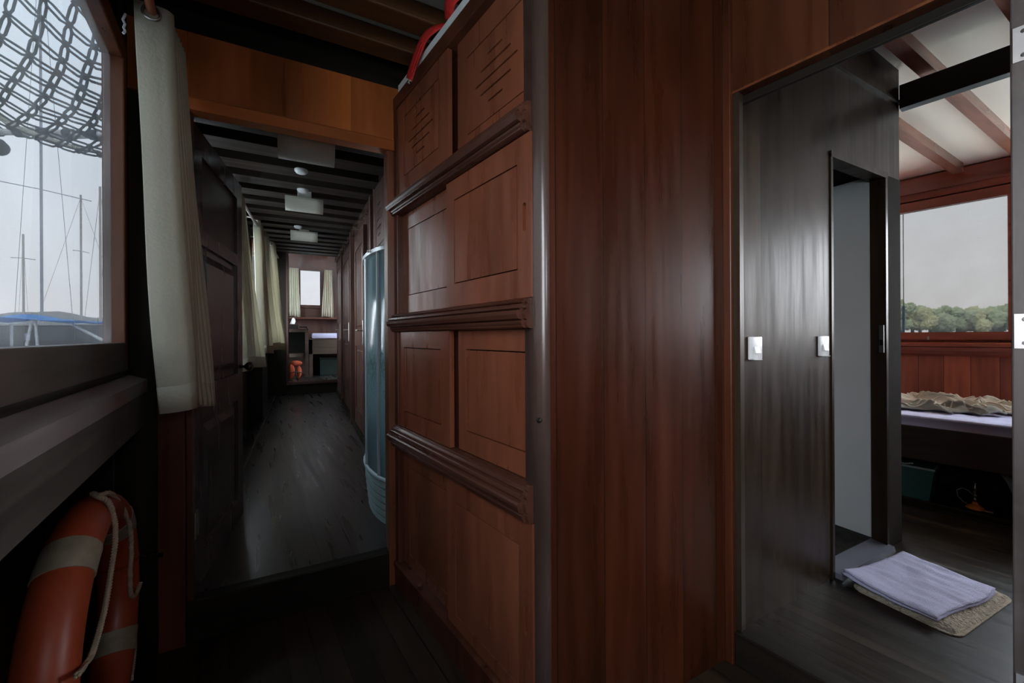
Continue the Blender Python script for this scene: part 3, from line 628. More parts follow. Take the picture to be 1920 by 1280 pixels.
# ================================================================== CURTAINS
def curtain(name, label, group, top, bot, z0, z1, mat='curtain_cream', nz_=16, belly=0, hem=True, sub=8, eyes=(), eyedir=(0, 1, 0), parent_at=None):
    base = Vector((top[0][0], top[0][1], z0)); root = empty(name, base, 0, label, 'curtain', group)
    T = [Vector((x, y, 0)) for x, y in top]; B = [Vector((x, y, 0)) for x, y in bot]; n = len(T)-1
    def f(u, v, zz0=z0, zz1=z1, o=0):
        x = u*n; i = min(int(x), n-1); t_ = x-i
        a = cr(T, i, t_); b_ = cr(B, i, t_)
        k = v**1.15; p = a.lerp(b_, k)
        wv = .006*math.sin(v*7+u*9)*v
        return Vector((p.x+wv+belly*math.sin(PI*v), p.y, zz1+(zz0-zz1)*v + .012*math.sin(u*5)*v*v)) - base
    MB().grid(f, n*sub, nz_).build('cloth', mat, root, smooth=True, solid=.003)
    if hem:
        def g(u, v):
            p = f(u, .0); q = f(u, 1); 
            return q + Vector((0, 0, .075)) + (f(u, 1)-f(u, .94))*0 + Vector((-.0001, -.0035, -.075*v)) if False else f(u, .935+.065*v) + Vector((.0, -.0036, 0))
        MB().grid(g, n*sub, 2).build('hem', mat, root, smooth=True, solid=.0015)
    for (ex_, ey_, ez_) in eyes:
        pts = []; d = Vector(eyedir).normalized(); a = Vector((0, 0, 1)); c = d.cross(a)
        for k in range(20): pts.append(Vector((ex_, ey_, ez_)) - base + (a*math.cos(2*PI*k/20)+c*math.sin(2*PI*k/20))*.021)
        MB().tube(pts, .004, 6, closed=True).build('eyelet', 'metal_steel', root, smooth=True)
    return root
# lobby curtain gathered at the forward end of the port window
top = [(-.452, 1.60), (-.425, 1.597), (-.400, 1.60), (-.374, 1.607), (-.366, 1.63)]
bot = [(-.400, 1.60), (-.365, 1.590), (-.335, 1.592), (-.318, 1.602), (-.312, 1.63)]
for k in range(7):
    a = 1.645+.026*k
    top += [(-.42+.006*k, a), (-.372+.0*k, a+.013)]; bot += [(-.365+.006*k, a), (-.312+.004*k, a+.014)]
lc = curtain('curtain', 'long cream curtain bunched beside the big port window, greenish at its foot', None, top, bot, .915, 2.175, sub=5,
        eyes=[(-.409, 1.592, 2.145)], eyedir=(-.12, 1, .05))
MB().tube([(x, 1.62+.004*math.sin(k), 2.075+.010*k) for k, x in enumerate([-.482, -.478, -.482, -.478, -.482, -.478, -.476])], .0035).build('gathering_tape', 'sheet_white', None)
tp = bpy.data.objects['gathering_tape']; tp.parent = lc; tp.matrix_parent_inverse = Matrix.Translation(-lc.location)
rod = MB().tube([(-.409-.1228*t_, 1.60+t_, 2.152) for t_ in (.28, -1.5)], .0125, 12)
for y_ in ():
    pass
rod.bm.transform(Matrix.Identity(4))
ro = rod.build('curtain_rod', 'rod_wood', smooth='auto'); tag(ro, 'round orange-brown wooden curtain rod above the port window', 'curtain rod')
for v in ro.data.vertices:
    pass

def pleats(y0, y1, x0, x1, n, amp):
    r = []
    for k in range(2*n+1):
        t_ = k/(2*n); r.append((x0+(x1-x0)*t_+(amp if k % 2 else -amp), y0+(y1-y0)*t_))
    return r
G = 'cream curtains along the port side of the passage'
curtain('curtain', 'cream curtain nearest behind the open dark door in the passage', G, pleats(3.22, 3.62, -.42, -.41, 5, .022), pleats(3.15, 3.95, -.375, -.30, 5, .03), .92, 2.20, eyes=[(-.42, 3.19, 2.165)])
curtain('curtain', 'pale cream curtain in the middle of the passage, lit from behind', G, pleats(4.55, 4.85, -.40, -.39, 3, .028), pleats(4.75, 5.35, -.375, -.33, 3, .03), .98, 2.29, eyes=[(-.40, 4.52, 2.25)])
curtain('curtain', 'greyish brown lit cream curtain overlapping the middle one', G, pleats(5.02, 5.27, -.375, -.365, 3, .024), pleats(5.25, 6.0, -.30, -.225, 3, .028), 1.0, 2.29, eyes=[(-.375, 4.99, 2.25)])
curtain('curtain', 'farthest cream curtain of the passage, next to the end bulkhead', G, pleats(5.75, 6.05, -.35, -.34, 3, .028), pleats(5.95, 6.6, -.31, -.25, 3, .03), 1.02, 2.34, eyes=[(-.35, 5.72, 2.30)])
def rail(label, y0, y1, x0, x1, z0, z1):
    r = empty('curtain_rod', (x0, y0, z0), 0, label, 'curtain rod', 'steel curtain rods of the passage')
    MB().tube([(0, 0, 0), (x1-x0, y1-y0, z1-z0)], .011, 12).build('tube', 'metal_steel', r, smooth='auto')
    for t_ in (.04, .5, .97):
        x, y, z = (x1-x0)*t_, (y1-y0)*t_, (z1-z0)*t_
        MB().tube([(x, y, z), (x-.03, y, z+.002), (x-.12, y, z+.004)], .007).lathe([(.019, 0), (.019, .006), (.010, .012)], 14, 'X', (x-.13, y, z+.004)).build('bracket', 'metal_steel', r, smooth='auto')
    return r
rail('steel curtain rod above the two nearest curtains of the passage', 3.10, 5.30, -.42, -.385, 2.165, 2.262)
rail('steel curtain rod above the farthest passage curtain', 5.5, 6.9, -.365, -.33, 2.285, 2.335)
G2 = None
curtain('curtain', 'cream curtain left of the window in the far cabin', G2, pleats(8.56, 8.60, -.25, -.085, 4, .01) and [(-.25+.165*k/10, 8.66+(.014 if k % 2 else -.014)) for k in range(11)], [(-.26+.20*k/10, 8.64+(.018 if k % 2 else -.018)) for k in range(11)], 1.545, 2.47, nz_=8, hem=False)
curtain('curtain', 'cream curtain right of the window in the far cabin, flaring at its foot', G2, [(.365+.14*k/10, 8.66+(.014 if k % 2 else -.014)) for k in range(11)], [(.31+.21*k/10, 8.64+(.018 if k % 2 else -.018)) for k in range(11)], 1.545, 2.47, nz_=8, hem=False)

# ================================================================== OPEN DOOR
od = empty('door_leaf', (-.381, 1.962, .155), math.radians(84.2), 'dark panelled door standing open into the passage, arched upper panel and round knob', 'door')
W_, H_ = .74, 1.845
def arch(x0, x1, z0, z1, rise, n=10):
    p = [(x0, z0), (x1, z0), (x1, z1)]
    for k in range(1, n):
        t_ = k/n; p.append((x1+(x0-x1)*t_, z1+rise*math.sin(PI*t_)))
    return p+[(x0, z1)]
MB().slab(rect(0, W_, 0, H_), [rect(.10, W_-.10, .12, .66), rect(.10, W_-.10, .80, 1.38), rect(.10, W_-.10, 1.44, H_-.10)], 0, .034).build('door_frame', 'open_door', od)
for (a, b_) in ((.12, .66), (.80, 1.38)):
    mm = MB().box(.096, W_-.096, .012, .022, a-.004, b_+.004)
    for s_ in (-1, 1):
        yb, yt = (.012, .003) if s_ < 0 else (.022, .031)
        mm.hexa([(.13, yb, a+.03), (W_-.13, yb, a+.03), (W_-.13, yb, b_-.03), (.13, yb, b_-.03), (.165, yt, a+.065), (W_-.165, yt, a+.065), (W_-.165, yt, b_-.065), (.165, yt, b_-.065)])
    mm.build('door_panel', 'open_door', od)
MB().box(.098, W_-.098, .013, .021, 1.437, H_-.096).build('window_pane', 'shade_grey' if False else 'metal_dark', od)
kn = MB().tube([(W_-.05, -.03, .835), (W_-.05, .034, .835)], .008).lathe([(.010, 0), (.022, .012), (.027, .024), (.022, .036), (.008, .042)], 18, 'Y', (W_-.05, -.020, .835))
kn.build('door_knob', 'metal_dark', od, smooth='auto')
MB().box(-.018, .03, -.004, .0, .215, .315, .001).tube([(-.018, -.004, .215), (-.018, -.004, .315)], .006).build('hinge', 'metal_dull', od)

# ================================================================== CEILING LAMPS
def lamp(y, label, first=None):
    z = cz(y)-.065
    if first is None:
        r = empty('ceiling_lamp', (.02, y, z), 0)
        MB().box(-.05, .05, -.028, .028, -.045, .063, .006).build('lamp_base', 'white_plastic', r)
        def f(u, v):
            a = PI*1.08*u - PI*.04
            return Vector((-.135+.27*v, -.072*math.cos(a), -.030-.085*math.sin(a)))
        MB().grid(f, 14, 4).build('lamp_shade', 'lamp_shade', r, smooth=True, solid=.003)
        MB().tube([(-.10, 0, -.055), (.10, 0, -.055)], .009, 10).build('lamp_tube', 'white_plastic', r, smooth='auto')
    else:
        r = first.copy(); COL.objects.link(r); r.location = (.01, y, z)
        for ch in first.children:
            c = ch.copy(); COL.objects.link(c); c.parent = r
    return tag(r, label, 'ceiling lamp', 'white ceiling lamps of the passage')
L0 = lamp(2.43, 'largest looking white curved-shade ceiling lamp, nearest in the passage')
lamp(3.63, 'white curved-shade ceiling lamp in the middle of the three', L0)
lamp(5.08, 'smallest looking white ceiling lamp, deepest in the passage', L0)
def detector(x, y, z, label):
    o = MB().lathe([(.012, -.026), (.030, -.022), (.040, -.010), (.040, 0)], 20).build('smoke_detector', 'white_plastic', smooth='auto')
    o.location = (x, y, z); return tag(o, label, 'smoke detector', 'round white ceiling detectors')
detector(-.01, 2.97, cz(2.97)-.055, 'round white detector on the beam just behind the nearest ceiling lamp')
detector(-.001, 3.64-.21, cz(3.43)-.055, 'round white detector right in front of the middle ceiling lamp')
detector(-.05, 4.92, cz(4.92)-.052, 'round white detector in front of the deepest ceiling lamp')

# ================================================================== SHOWER CUBICLE
sc_ = empty('shower_cubicle', (.52, 2.45, fz(2.4)), 0, 'blue-grey quadrant shower cubicle with ribbed tray just inside the passage on the right', 'shower')
def quad(r, z, n=14, cy=.0): # bow front facing the passage: from aft wall round to the forward wall
    return [(-.02-r*.18*math.sin(PI*k/n)**.8 if 0 < k < n else -.02, cy-r*.40*math.cos(PI*k/n)) for k in range(n+1)]
tr = MB(); 
for k in range(6):
    z0 = .0+.040*k; s_ = .88+.12*min(1, (k+1)/5)
    tr.prism(quad(s_, 0)+[(.2, .40*s_), (.2, -.40*s_)], z0, z0+.030)
    tr.prism(quad(s_-.06, 0)+[(.2, .40*s_), (.2, -.40*s_)], z0+.030, z0+.040)
tr.build('tray', 'tray_grey', sc_)
rim = [Vector((x, y, .245)) for x, y in quad(1.0, 0)]
MB().tube(rim, .011, 8).build('tray_rim', 'alu_blue', sc_, smooth='auto')
Q = quad(.95, 0, 24)
def gf(u, v):
    x = u*24; i = min(int(x), 23); t_ = x-i
    return Vector((Q[i][0]+(Q[i+1][0]-Q[i][0])*t_, Q[i][1]+(Q[i+1][1]-Q[i][1])*t_, .245+1.20*v))
MB().grid(gf, 24, 2).build('screen', 'shower_glass', sc_, smooth=True, solid=.005)
MB().tube([(x, y, 1.455) for x, y in Q], .020, 6).build('top_rail', 'alu_blue', sc_, smooth='auto')
for i in (7, 12, 17):
    MB().tube([(Q[i][0]-.006, Q[i][1], .245), (Q[i][0]-.006, Q[i][1], 1.445)], .010, 6).build('upright', 'alu_blue', sc_)
MB().lathe([(.008, 0), (.008, .008), (.004, .011)], 10, 'X', (Q[9][0]-.030, Q[9][1], 1.46)).build('screw_cap', 'metal_steel', sc_)
# louvred locker above the shower
lk = empty('locker', (.49, 3.02, 1.74), PI/2, 'dark wooden locker door with slots above the shower cubicle', 'locker')
sl = [pill(-.065, .14+.055*k, .16 if k in (1, 2, 3) else .10, .008) for k in range(5)]
MB().slab(rect(-.36, .22, -.02, .60), [rect(-.27, .14, .06, .50)], -.008, .012).box(-.36, .22, -.03, -.010, -.02, .60).build('locker_frame', 'corr_door', lk)
MB().slab(rect(-.264, .134, .066, .494), sl, -.004, .012).build('locker_door', 'corr_door', lk)

# ================================================================== LIFE RINGS
def ring(root, R, r, bands, ropemat='rope_tan', segs=56):
    """ring in local x-z plane"""
    pts = [(R*math.cos(2*PI*k/segs), 0, R*math.sin(2*PI*k/segs)) for k in range(segs)]
    MB().tube(pts, r, 24, closed=True).build('ring_body', 'ring_orange', root, smooth=True)
    for a0 in bands:
        w_ = .11
        MB().tube([((R)*math.cos(a0+w_*(k/6-.5)*2), 0, R*math.sin(a0+w_*(k/6-.5)*2)) for k in range(7)], r+.0025, 24).build('reflective_band', 'ring_band', root, smooth='auto')
lrx, lrz = .465, .364
lr = empty('life_ring', loc_of(LW, R83, lrx, -.05, lrz), R83, 'faded orange life ring with beige bands leaning under the port window ledge', 'life ring')
RR, rr = .313, .050
ring(lr, RR, rr, [math.radians(a) for a in (58, 138, 215, 330)])
# moulded joint and hand slot
MB().tube([(RR*math.cos(a), 0, RR*math.sin(a)) for a in (math.radians(168), math.radians(170))], rr+.001, 24).build('moulded_joint', 'ring_slot', lr, smooth='auto')
def rope(pts, r, mat, name, parent, tw=90, sub=14):
    P = [Vector(p) for p in pts]; C_ = []
    for i in range(len(P)-1):
        for k in range(sub): C_.append(cr(P, i, k/sub))
    C_.append(P[-1]); mb = MB()
    # frames
    L_ = 0; up = Vector((0, 1, 0)); S = [[], [], []]
    for i, p in enumerate(C_):
        d = (C_[min(i+1, len(C_)-1)]-C_[max(i-1, 0)]).normalized()
        a = up-d*up.dot(d)
        if a.length < 1e-4: a = Vector((1, 0, 0))-d*d.x
        a.normalize(); up = a; c = d.cross(a)
        if i: L_ += (p-C_[i-1]).length
        for s_ in range(3):
            ph = L_*tw*2*PI/ (2*PI) *1.0 + s_*2*PI/3
            S[s_].append(p+(a*math.cos(ph)+c*math.sin(ph))*r*.62)
    for s_ in range(3): mb.tube(S[s_], r*.56, 6)
    return mb.build(name, mat, parent, smooth=True)
def rp_(a, k=1.12, y=0): a = math.radians(a); return (RR*math.cos(a)+math.cos(a)*rr*k, y, RR*math.sin(a)+math.sin(a)*rr*k)
rope([(-.03, .0, .367), (.02, .02, .372), (.032, .045, .348), (.045, .058, .27), (.10, .058, .188), (.17, .058, .122), (.26, .058, .095), (.35, .056, .113)], .0062, 'rope_tan', 'grab_rope', lr, tw=300)
rope([(.03, .025, .374), (-.03, .034, .360), (-.10, .044, .300), (-.165, .050, .215), (-.192, .050, .145), (-.185, .048, .058), (-.205, .046, -.013), (-.25, .050, -.040), (-.31, .052, -.035)], .0062, 'rope_tan', 'grab_rope', lr, tw=300)
rope([(-.36, .03, -.10), (-.345, .034, -.172), (-.318, .036, -.254), (-.262, .036, -.32)], .0060, 'rope_tan', 'grab_rope', lr, tw=300)
MB().box(.205, .25, .045, .066, -.10, -.03, .008).build('rope_socket', 'ring_slot', lr)
cl = MB().box(-.03, .02, -.01, .01, -.012, .012, .004).tube([(-.03, 0, 0), (-.06, .004, .014), (-.07, .004, .03)], .006).tube([(.02, 0, 0), (.05, .0, -.01)], .006)
clo = cl.build('wall_cleat', 'black_wood'); clo.location = (-.475, 1.895, .36); tag(clo, 'small dark cleat on the bulkhead beside the life ring', 'cleat')
l2 = empty('life_ring', (-.435, 2.95, .50), PI/2-.02, 'orange life ring mostly hidden behind the open dark door', 'life ring')
ring(l2, .26, .05, [math.radians(a) for a in (45, 315, 225, 135)])

# ================================================================== FAR CABIN
bk = empty('bunk', (.5, 8.1, .44), 0, 'dark wooden bunk under the window of the far cabin', 'bunk')
MB().box(-.42, .9, -.02, .60, .60, .66).box(-.42, .9, -.04, -.01, .40, .67, .004).box(-.42, -.36, -.04, .60, 0, .68, .004).box(.2, .26, -.03, .02, 0, .6).build('bunk_frame', 'bunk_wood', bk)
o = MB().box(-.38, .88, -.01, .58, 0, .10, .03).build('mattress', 'sheet_lilac', smooth='auto'); o.location = (.5, 8.1, 1.122); tag(o, 'pale lilac mattress on the bunk of the far cabin', 'mattress')
dk = empty('desk', (-.17, 8.2, .44), 0, 'dark desk with an open shelf at the left of the far cabin', 'desk')
MB().box(-.30, .25, -.15, .40, .80, .86, .006).build('desk_top', 'bunk_wood', dk)
MB().box(.19, .245, -.14, .40, 0, .80).build('side_panel', 'bunk_wood', dk)
MB().box(-.30, .19, -.12, .40, .36, .42).build('shelf', 'bunk_wood', dk)
MB().box(-.30, .19, .36, .38, .42, .80).build('back_panel', 'dark_void', dk)
MB().tube([(.245, -.14, .84), (.22, -.14, .90), (.10, -.13, .90)], .018, 8).build('rail', 'bunk_wood', dk, smooth='auto')
tx = empty('tissue_box', (-.19, 8.22, 1.302), .2, 'dark tissue box with a white tissue on the far desk', 'tissue box')
MB().box(-.09, .10, -.06, .06, 0, .085, .006).build('box', 'metal_dark', tx)
MB().grid(lambda u, v: Vector((-.03+.07*u+.02*v, .02*math.sin(u*6), .08+.12*v*math.sin(PI*(.15+.7*u)))), 8, 5).build('tissue', 'tissue_white', tx, smooth=True, solid=.002)
lv = empty('life_vest', (-.15, 7.78, .444), .3, 'orange life vest with black straps on the far cabin floor', 'life vest')
def pod(cx, cy_, cz_, sx_, sy_, sz_):
    mb = MB()
    mb.grid(lambda u, v: Vector((cx+sx_*math.sin(PI*v)*math.cos(2*PI*u)*(1+.15*math.sin(9*u)), cy_+sy_*math.sin(PI*v)*math.sin(2*PI*u), cz_-sz_*math.cos(PI*v))), 18, 10, closed_u=True)
    return mb
pod(-.05, 0, .13, .055, .05, .13).build('foam_panel', 'vest_orange', lv, smooth=True)
pod(.07, .02, .11, .05, .05, .11).build('foam_panel', 'vest_orange', lv, smooth=True)
pod(.02, .0, .26, .10, .04, .05).build('collar', 'vest_orange', lv, smooth=True)
MB().tube([(-.10, -.052, .10), (0, -.075, .12), (.12, -.045, .10)], .008).tube([(.02, -.07, .2), (.0, -.075, .12), (.03, -.06, .03)], .008).build('strap', 'vest_strap', lv)
bx = empty('storage_box', (.42, 8.35, .44), 0, 'dark box pushed under the far bunk', 'box')
MB().box(-.16, .16, -.14, .14, 0, .30, .01).build('body', 'shade_grey' if False else 'bag_black', bx); MB().box(-.165, .165, -.145, .145, .30, .33, .006).build('lid', 'bag_black', bx)
fd = empty('door_leaf', (-.205, 7.24, .46), math.radians(100), 'pale edge of an open door at the end doorway', 'door')
MB().slab(rect(.0, .62, 0, 1.98), [rect(.1, .52, .12, .85), rect(.1, .52, 1.0, 1.85)], 0, .032).box(.09, .53, .01, .02, .11, 1.86).build('door_frame', 'jamb_grey', fd)

# ================================================================== LIGHT SWITCHES
def switch(x, label, first=None, y=.978, z=1.097):
    if first is None:
        r = empty('light_switch', (x, y, z))
        MB().box(-.043, .043, -.010, -.001, -.046, .046, .004).build('plate', 'white_plastic', r, smooth='auto')
        MB().slab(arch(-.019, .019, -.024, .008, .014), [], -.0125, -.0095).build('surround', 'shade_grey' if False else 'switch_face', r)
        MB().hexa([(-.017, -.0115, -.022), (.017, -.0115, -.022), (.017, -.012, .006), (-.017, -.012, .006), (-.017, -.020, -.020), (.017, -.020, -.020), (.017, -.0135, .006), (-.017, -.0135, .006)]).build('rocker', 'white_plastic', r)
        MB().prism([(-.004, 0), (.004, 0), (0, -.003)], 0, .001).build('mark', 'shade_grey', r)
        q = r.children[-1]; q.rotation_euler = (PI/2, 0, 0); q.location = (0, -.010, -.034)
    else:
        r = first.copy(); COL.objects.link(r); r.location = (x, y, z)
        for ch in first.children:
            c = ch.copy(); COL.objects.link(c); c.parent = r
    return tag(r, label, 'light switch', 'white light switches')
s0 = switch(1.605, 'white light switch on the dark wall, left one, beside the cabin doorway')
switch(2.125, 'white light switch next to the bathroom doorway', s0)
wm = MB().box(-.003, .003, -.002, 0, -.022, .022).build('door_stop_bracket', 'white_plastic'); wm.location = (1.516, .977, .998); tag(wm, 'tiny white bracket below the left light switch at the door casing', 'bracket')

# ================================================================== STARBOARD BED
bed = place(empty('bed', label='built-in dark wooden berth along the starboard window with open space below', cat='bed'), SW, R80)
MB().box(-.9, 3.4, -1.085, -1.05, .298, .525, .006).build('side_board', 'bunk_wood', bed)
MB().box(-.9, 3.4, -1.05, -.01, .42, .50).build('bed_base', 'bunk_wood', bed)
MB().box(-.9, 3.4, -1.09, -1.06, .0, .03, .004).box(-.9, 3.4, -.40, -.37, .0, .42).build('plinth', 'black_wood_x', bed)
mt = place(empty('mattress', label='mattress in a lilac-white sheet on the starboard berth', cat='mattress'), SW, R80)
def mf(u, v):
    x = -.88+4.2*u; t_ = v
    # cross section from front bottom, up and over to the back
    if t_ < .12: y, z = -1.072, .522+.075*(t_/.12)
    else:
        k = (t_-.12)/.88; y = -1.072+1.05*k; z = .600
    y += .008*math.sin(t_*40) * (t_ < .12)
    wr_ = 0
    if t_ >= .12:
        p = Vector((x*3, y*6, 1.3)); kk = min(1, (t_-.12)*9)
        n_ = noise.noise(Vector((x*6+y*7, y*3-x*2.0, 0)))
        wr_ = kk*(.010*abs(n_)**.6*(1 if n_ > 0 else -.4) + .005*noise.noise(Vector((x*22+y*18, y*9, 3))))
    else:
        wr_ = .0
        y -= .006*noise.noise(Vector((x*5, z*9, 0)))
    return Vector((x, y, z+wr_ - (.006 if .10 < t_ < .14 else 0)))
MB().grid(mf, 260, 66).build('sheet', 'sheet_lilac', mt, smooth=True)
MB().box(-.87, 3.3, -1.05, -.03, .505, .585, .02).build('core', 'sheet_lilac', mt)

def blanket(name, label, cx, cy, rx, ry, seed, mat, hgt=.07, z0=.602, ang=0, th=.006, grp=None):
    """crumpled cloth: an irregular outline folded into sharp ridges, thick hemmed edge"""
    rnd = random.Random(seed); off = Vector((seed*3.1, seed*1.7, 0))
    root = place(empty(name, label=label, cat='blanket', group=grp), loc_of(SW, R80, cx, cy, z0), R80+ang)
    def f(u, v):
        x = (u*2-1); y = (v*2-1)
        ex_ = 1+.22*math.sin(3*y+seed)+.12*math.sin(7*y+seed*2); ey_ = 1+.20*math.sin(3.5*x+seed*1.3)+.12*math.sin(8*x+seed)
        px_, py_ = x*rx*ex_, y*ry*ey_
        q = Vector((px_*5+py_*3, py_*8, 0))+off
        n1_ = 1-abs(noise.noise(q))*2.2; n2_ = 1-abs(noise.noise(q*2.1+Vector((5, 2, 1))))*2
        dx = .05*noise.noise(q*1.2+Vector((9, 0, 0))); dy = .05*noise.noise(q*1.2+Vector((0, 9, 0)))
        edge = 1-max(abs(x), abs(y))**3
        h = hgt*(.30+.55*max(0, n1_)**2+.25*max(0, n2_)**2)*(.35+.65*edge)
        return Vector((px_+dx, py_+dy, max(.003, h)))
    MB().grid(f, 70, 60).build('cloth', mat, root, smooth=True, solid=th)
    # rolled hem along the rim
    pts = [f(k/30, 0)+Vector((0, -.002, .004)) for k in range(31)] + [f(1, k/20)+Vector((.002, 0, .004)) for k in range(1, 21)] + [f(1-k/30, 1)+Vector((0, .002, .004)) for k in range(1, 31)] + [f(0, 1-k/20)+Vector((-.002, 0, .004)) for k in range(1, 20)]
    MB().tube(pts, .007, 6, closed=True).build('hem', mat, root, smooth=True)
    for q_ in range(3):
        ph = rnd.uniform(0, 6); v0 = .22+.26*q_; u0 = rnd.uniform(0, .25); ln = rnd.uniform(.45, .7)
        path = [f(min(.99, u0+ln*k/26), min(.97, max(.03, v0+.13*math.sin(ph+k*.33))))+Vector((0, 0, .007)) for k in range(27)]
        MB().tube(path, .0055, 6).build('fold_edge', 'blanket_beige', root, smooth=True)
    return root
blanket('blanket', 'crumpled beige blanket farthest back on the starboard berth', .40, -.42, .33, .13, 3, 'blanket_beige', .10)
blanket('blanket', 'crumpled grey blanket at the front left of the pile on the berth', .26, -.80, .20, .09, 8, 'blanket_grey', .075, ang=.1)
blanket('blanket', 'crumpled grey-beige blanket in front middle of the pile on the berth', .47, -.74, .13, .10, 12, 'blanket_grey', .085, ang=-.2)
blanket('blanket', 'loose beige cloth corner at the right end of the pile on the berth', .66, -.50, .13, .10, 21, 'blanket_beige', .08, ang=.3)

# under the berth
tubm = place(empty('storage_tub', label='dark green open plastic tub under the berth', cat='tub'), loc_of(SW, R80, .20, -.93, .002), R80)
MB().hexa([(-.17, -.10, 0), (.13, -.10, 0), (.13, .16, 0), (-.17, .16, 0), (-.20, -.12, .23), (.16, -.12, .23), (.16, .18, .23), (-.20, .18, .23)]).build('tub_body', 'tub_green', tubm)
MB().tube([(-.20, -.12, .235), (.16, -.12, .235), (.16, .18, .235), (-.20, .18, .235)], .008, 8, closed=True).build('tub_rim', 'strap_teal', tubm, smooth='auto')
MB().tube([(-.10, -.12, .235), (-.04, -.10, .262), (.02, -.13, .25), (.06, -.12, .262)], .006).build('tub_handle', 'strap_teal', tubm)
bag = place(empty('duffel_bag', label='black duffel bag with a pale strap under the berth', cat='bag'), loc_of(SW, R80, .80, -.78, .002), R80)
mb = MB(); mb.grid(lambda u, v: Vector(((u-.5)*.86, .17*math.cos(2*PI*v)*(math.sin(PI*min(max(u, .03), .97))**.25), .145+.14*math.sin(2*PI*v)*(math.sin(PI*min(max(u, .03), .97))**.25))), 24, 20)
mb.build('bag_body', 'bag_black', bag, smooth=True)
ribbon([(-.16, -.10, .275), (-.12, -.165, .22), (-.09, -.18, .14), (-.05, -.16, .06), (.0, -.13, .012)], .04, 'strap_teal', 'bag_strap', bag, (1, 0, 0))
wp = place(empty('water_pipe', label='small orange-footed water pipe with ringed silver stem and thin curved hose under the berth', cat='water pipe'), loc_of(SW, R80, .535, -1.0, .03), R80)
MB().lathe([(.040, 0), (.045, .006), (.036, .018), (.016, .030), (.012, .045)], 20).build('foot', 'pipe_orange', wp, smooth='auto')
prof = [(.007, .045)]
for k in range(4): prof += [(.008, .05+.022*k), (.013, .058+.022*k), (.013, .064+.022*k), (.007, .070+.022*k)]
prof += [(.004, .15), (.004, .165)]
MB().lathe(prof, 14).build('stem', 'metal_steel', wp, smooth='auto')
MB().tube([(-.008, 0, .085), (-.03, 0, .110), (-.055, 0, .118), (-.078, 0, .098), (-.075, 0, .06), (-.05, 0, .03), (-.035, 0, .022)], .0032).build('hose', 'strap_teal', wp, smooth=True)
MB().box(.0, .075, -.012, .012, -.002, .004, .002).build('saucer', 'rope_tan', wp)
# low step board in front of the berth items
struct(place(MB().box(-.9, 3.4, -1.16, -1.13, 0, .012).build('trim_26', 'black_wood_x'), SW, R80))

# ================================================================== MAT AND TOWEL
bm_ = empty('bath_mat', (2.46, .72, .001), math.radians(-3), 'beige shaggy bath mat on the cabin floor before the bathroom door', 'bath mat')
def rr_(w2, h2, r, n=6):
    p = []
    for (sx_, sy_, a0) in ((1, 1, 0), (-1, 1, PI/2), (-1, -1, PI), (1, -1, 3*PI/2)):
        for k in range(n+1):
            a = a0+PI/2*k/n; p.append((sx_*(w2-r)+r*math.cos(a), sy_*(h2-r)+r*math.sin(a)))
    return p
MB().prism(rr_(.275, .175, .05), 0, .004).build('backing', 'mat_beige', bm_)
def pile(u, v):
    x, y = (u*2-1), (v*2-1)
    # squircle mapping to keep rounded corners
    xx = x*math.sqrt(1-.5*(y*abs(x))**2*.25); yy = y*math.sqrt(1-.5*(x*abs(y))**2*.25)
    X_, Y_ = xx*.272, yy*.172
    e_ = max(abs(x), abs(y)); z = .016*(1-e_**14)+.002
    z += .0035*noise.noise(Vector((X_*120, Y_*120, 0)))+.003*noise.noise(Vector((X_*45, Y_*45, 4)))
    return Vector((X_, Y_, max(z, .003)))
MB().grid(pile, 150, 100).build('pile', 'mat_beige', bm_, smooth=True)
tw = empty('towel', (2.445, .752, .018), math.radians(-4), 'folded pale lilac towel lying on the bath mat', 'towel')
def tf(off, sh):
    def f(u, v):
        x = (u*2-1)*.238; y = (v*2-1)*.158
        y += .012*math.sin(5*u+1)*(1-v) + .02*(u < .5)*(.5-u)*v*2
        x += -.014*math.sin(PI*v)*(1-u)*1.5 + sh*(v-.5)
        z = off + .005*noise.noise(Vector((x*14, y*18, 2))) + .010*max(0, (.25-u)*4)**2*(.4+v) + .004*noise.noise(Vector((x*30, y*8, 6)))
        e_ = max(abs(u*2-1), abs(v*2-1)); z -= .006*max(0, e_-.93)/.07
        return Vector((x, y, max(z, .004)))
    return f
MB().grid(tf(.012, .0), 60, 40).build('towel_layer', 'towel_lilac', tw, smooth=True, solid=.009)
MB().grid(tf(.026, .02), 60, 40).build('towel_layer', 'towel_lilac', tw, smooth=True, solid=.009)

# ================================================================== OUTSIDE, PORT SIDE
struct(MB().box(-700, 700, -300, 900, -1.3, -1.0).build('water', 'water'))
struct(MB().prism([(-30, 6), (-2.2, 6.5), (-2.4, 9), (-9, 40), (-40, 40)], -1.2, .72).build('quay', 'quay_grey'))
def hill(pts, w_, name, mat):
    P = pts; n = len(P)-1
    def f(u, v):
        x = u*n; i = min(int(x), n-1); p = Vector(P[i]).lerp(Vector(P[i+1]), x-i)
        d = Vector((P[-1][0]-P[0][0], P[-1][1]-P[0][1], 0)).normalized(); nr = Vector((-d.y, d.x, 0))
        h = (p.z+1.2)*(math.sin(PI*v)**.8)*(1+.12*noise.noise(Vector((u*9, v*3, 1))))*(math.sin(PI*min(max(u, .02), .98))**.35)
        return Vector((p.x, p.y, 0))+nr*w_*(v-.5)+Vector((0, 0, -1.1+h))
    return struct(MB().grid(f, 50, 12).build(name, mat, smooth=True))
hill([(-330, 520, 6), (-240, 465, 16), (-209, 447, 17), (-180, 432, 21), (-159, 421, 20.5), (-131, 406, 17), (-60, 372, 14), (40, 330, 6)], 90, 'hill', 'hill_grey')

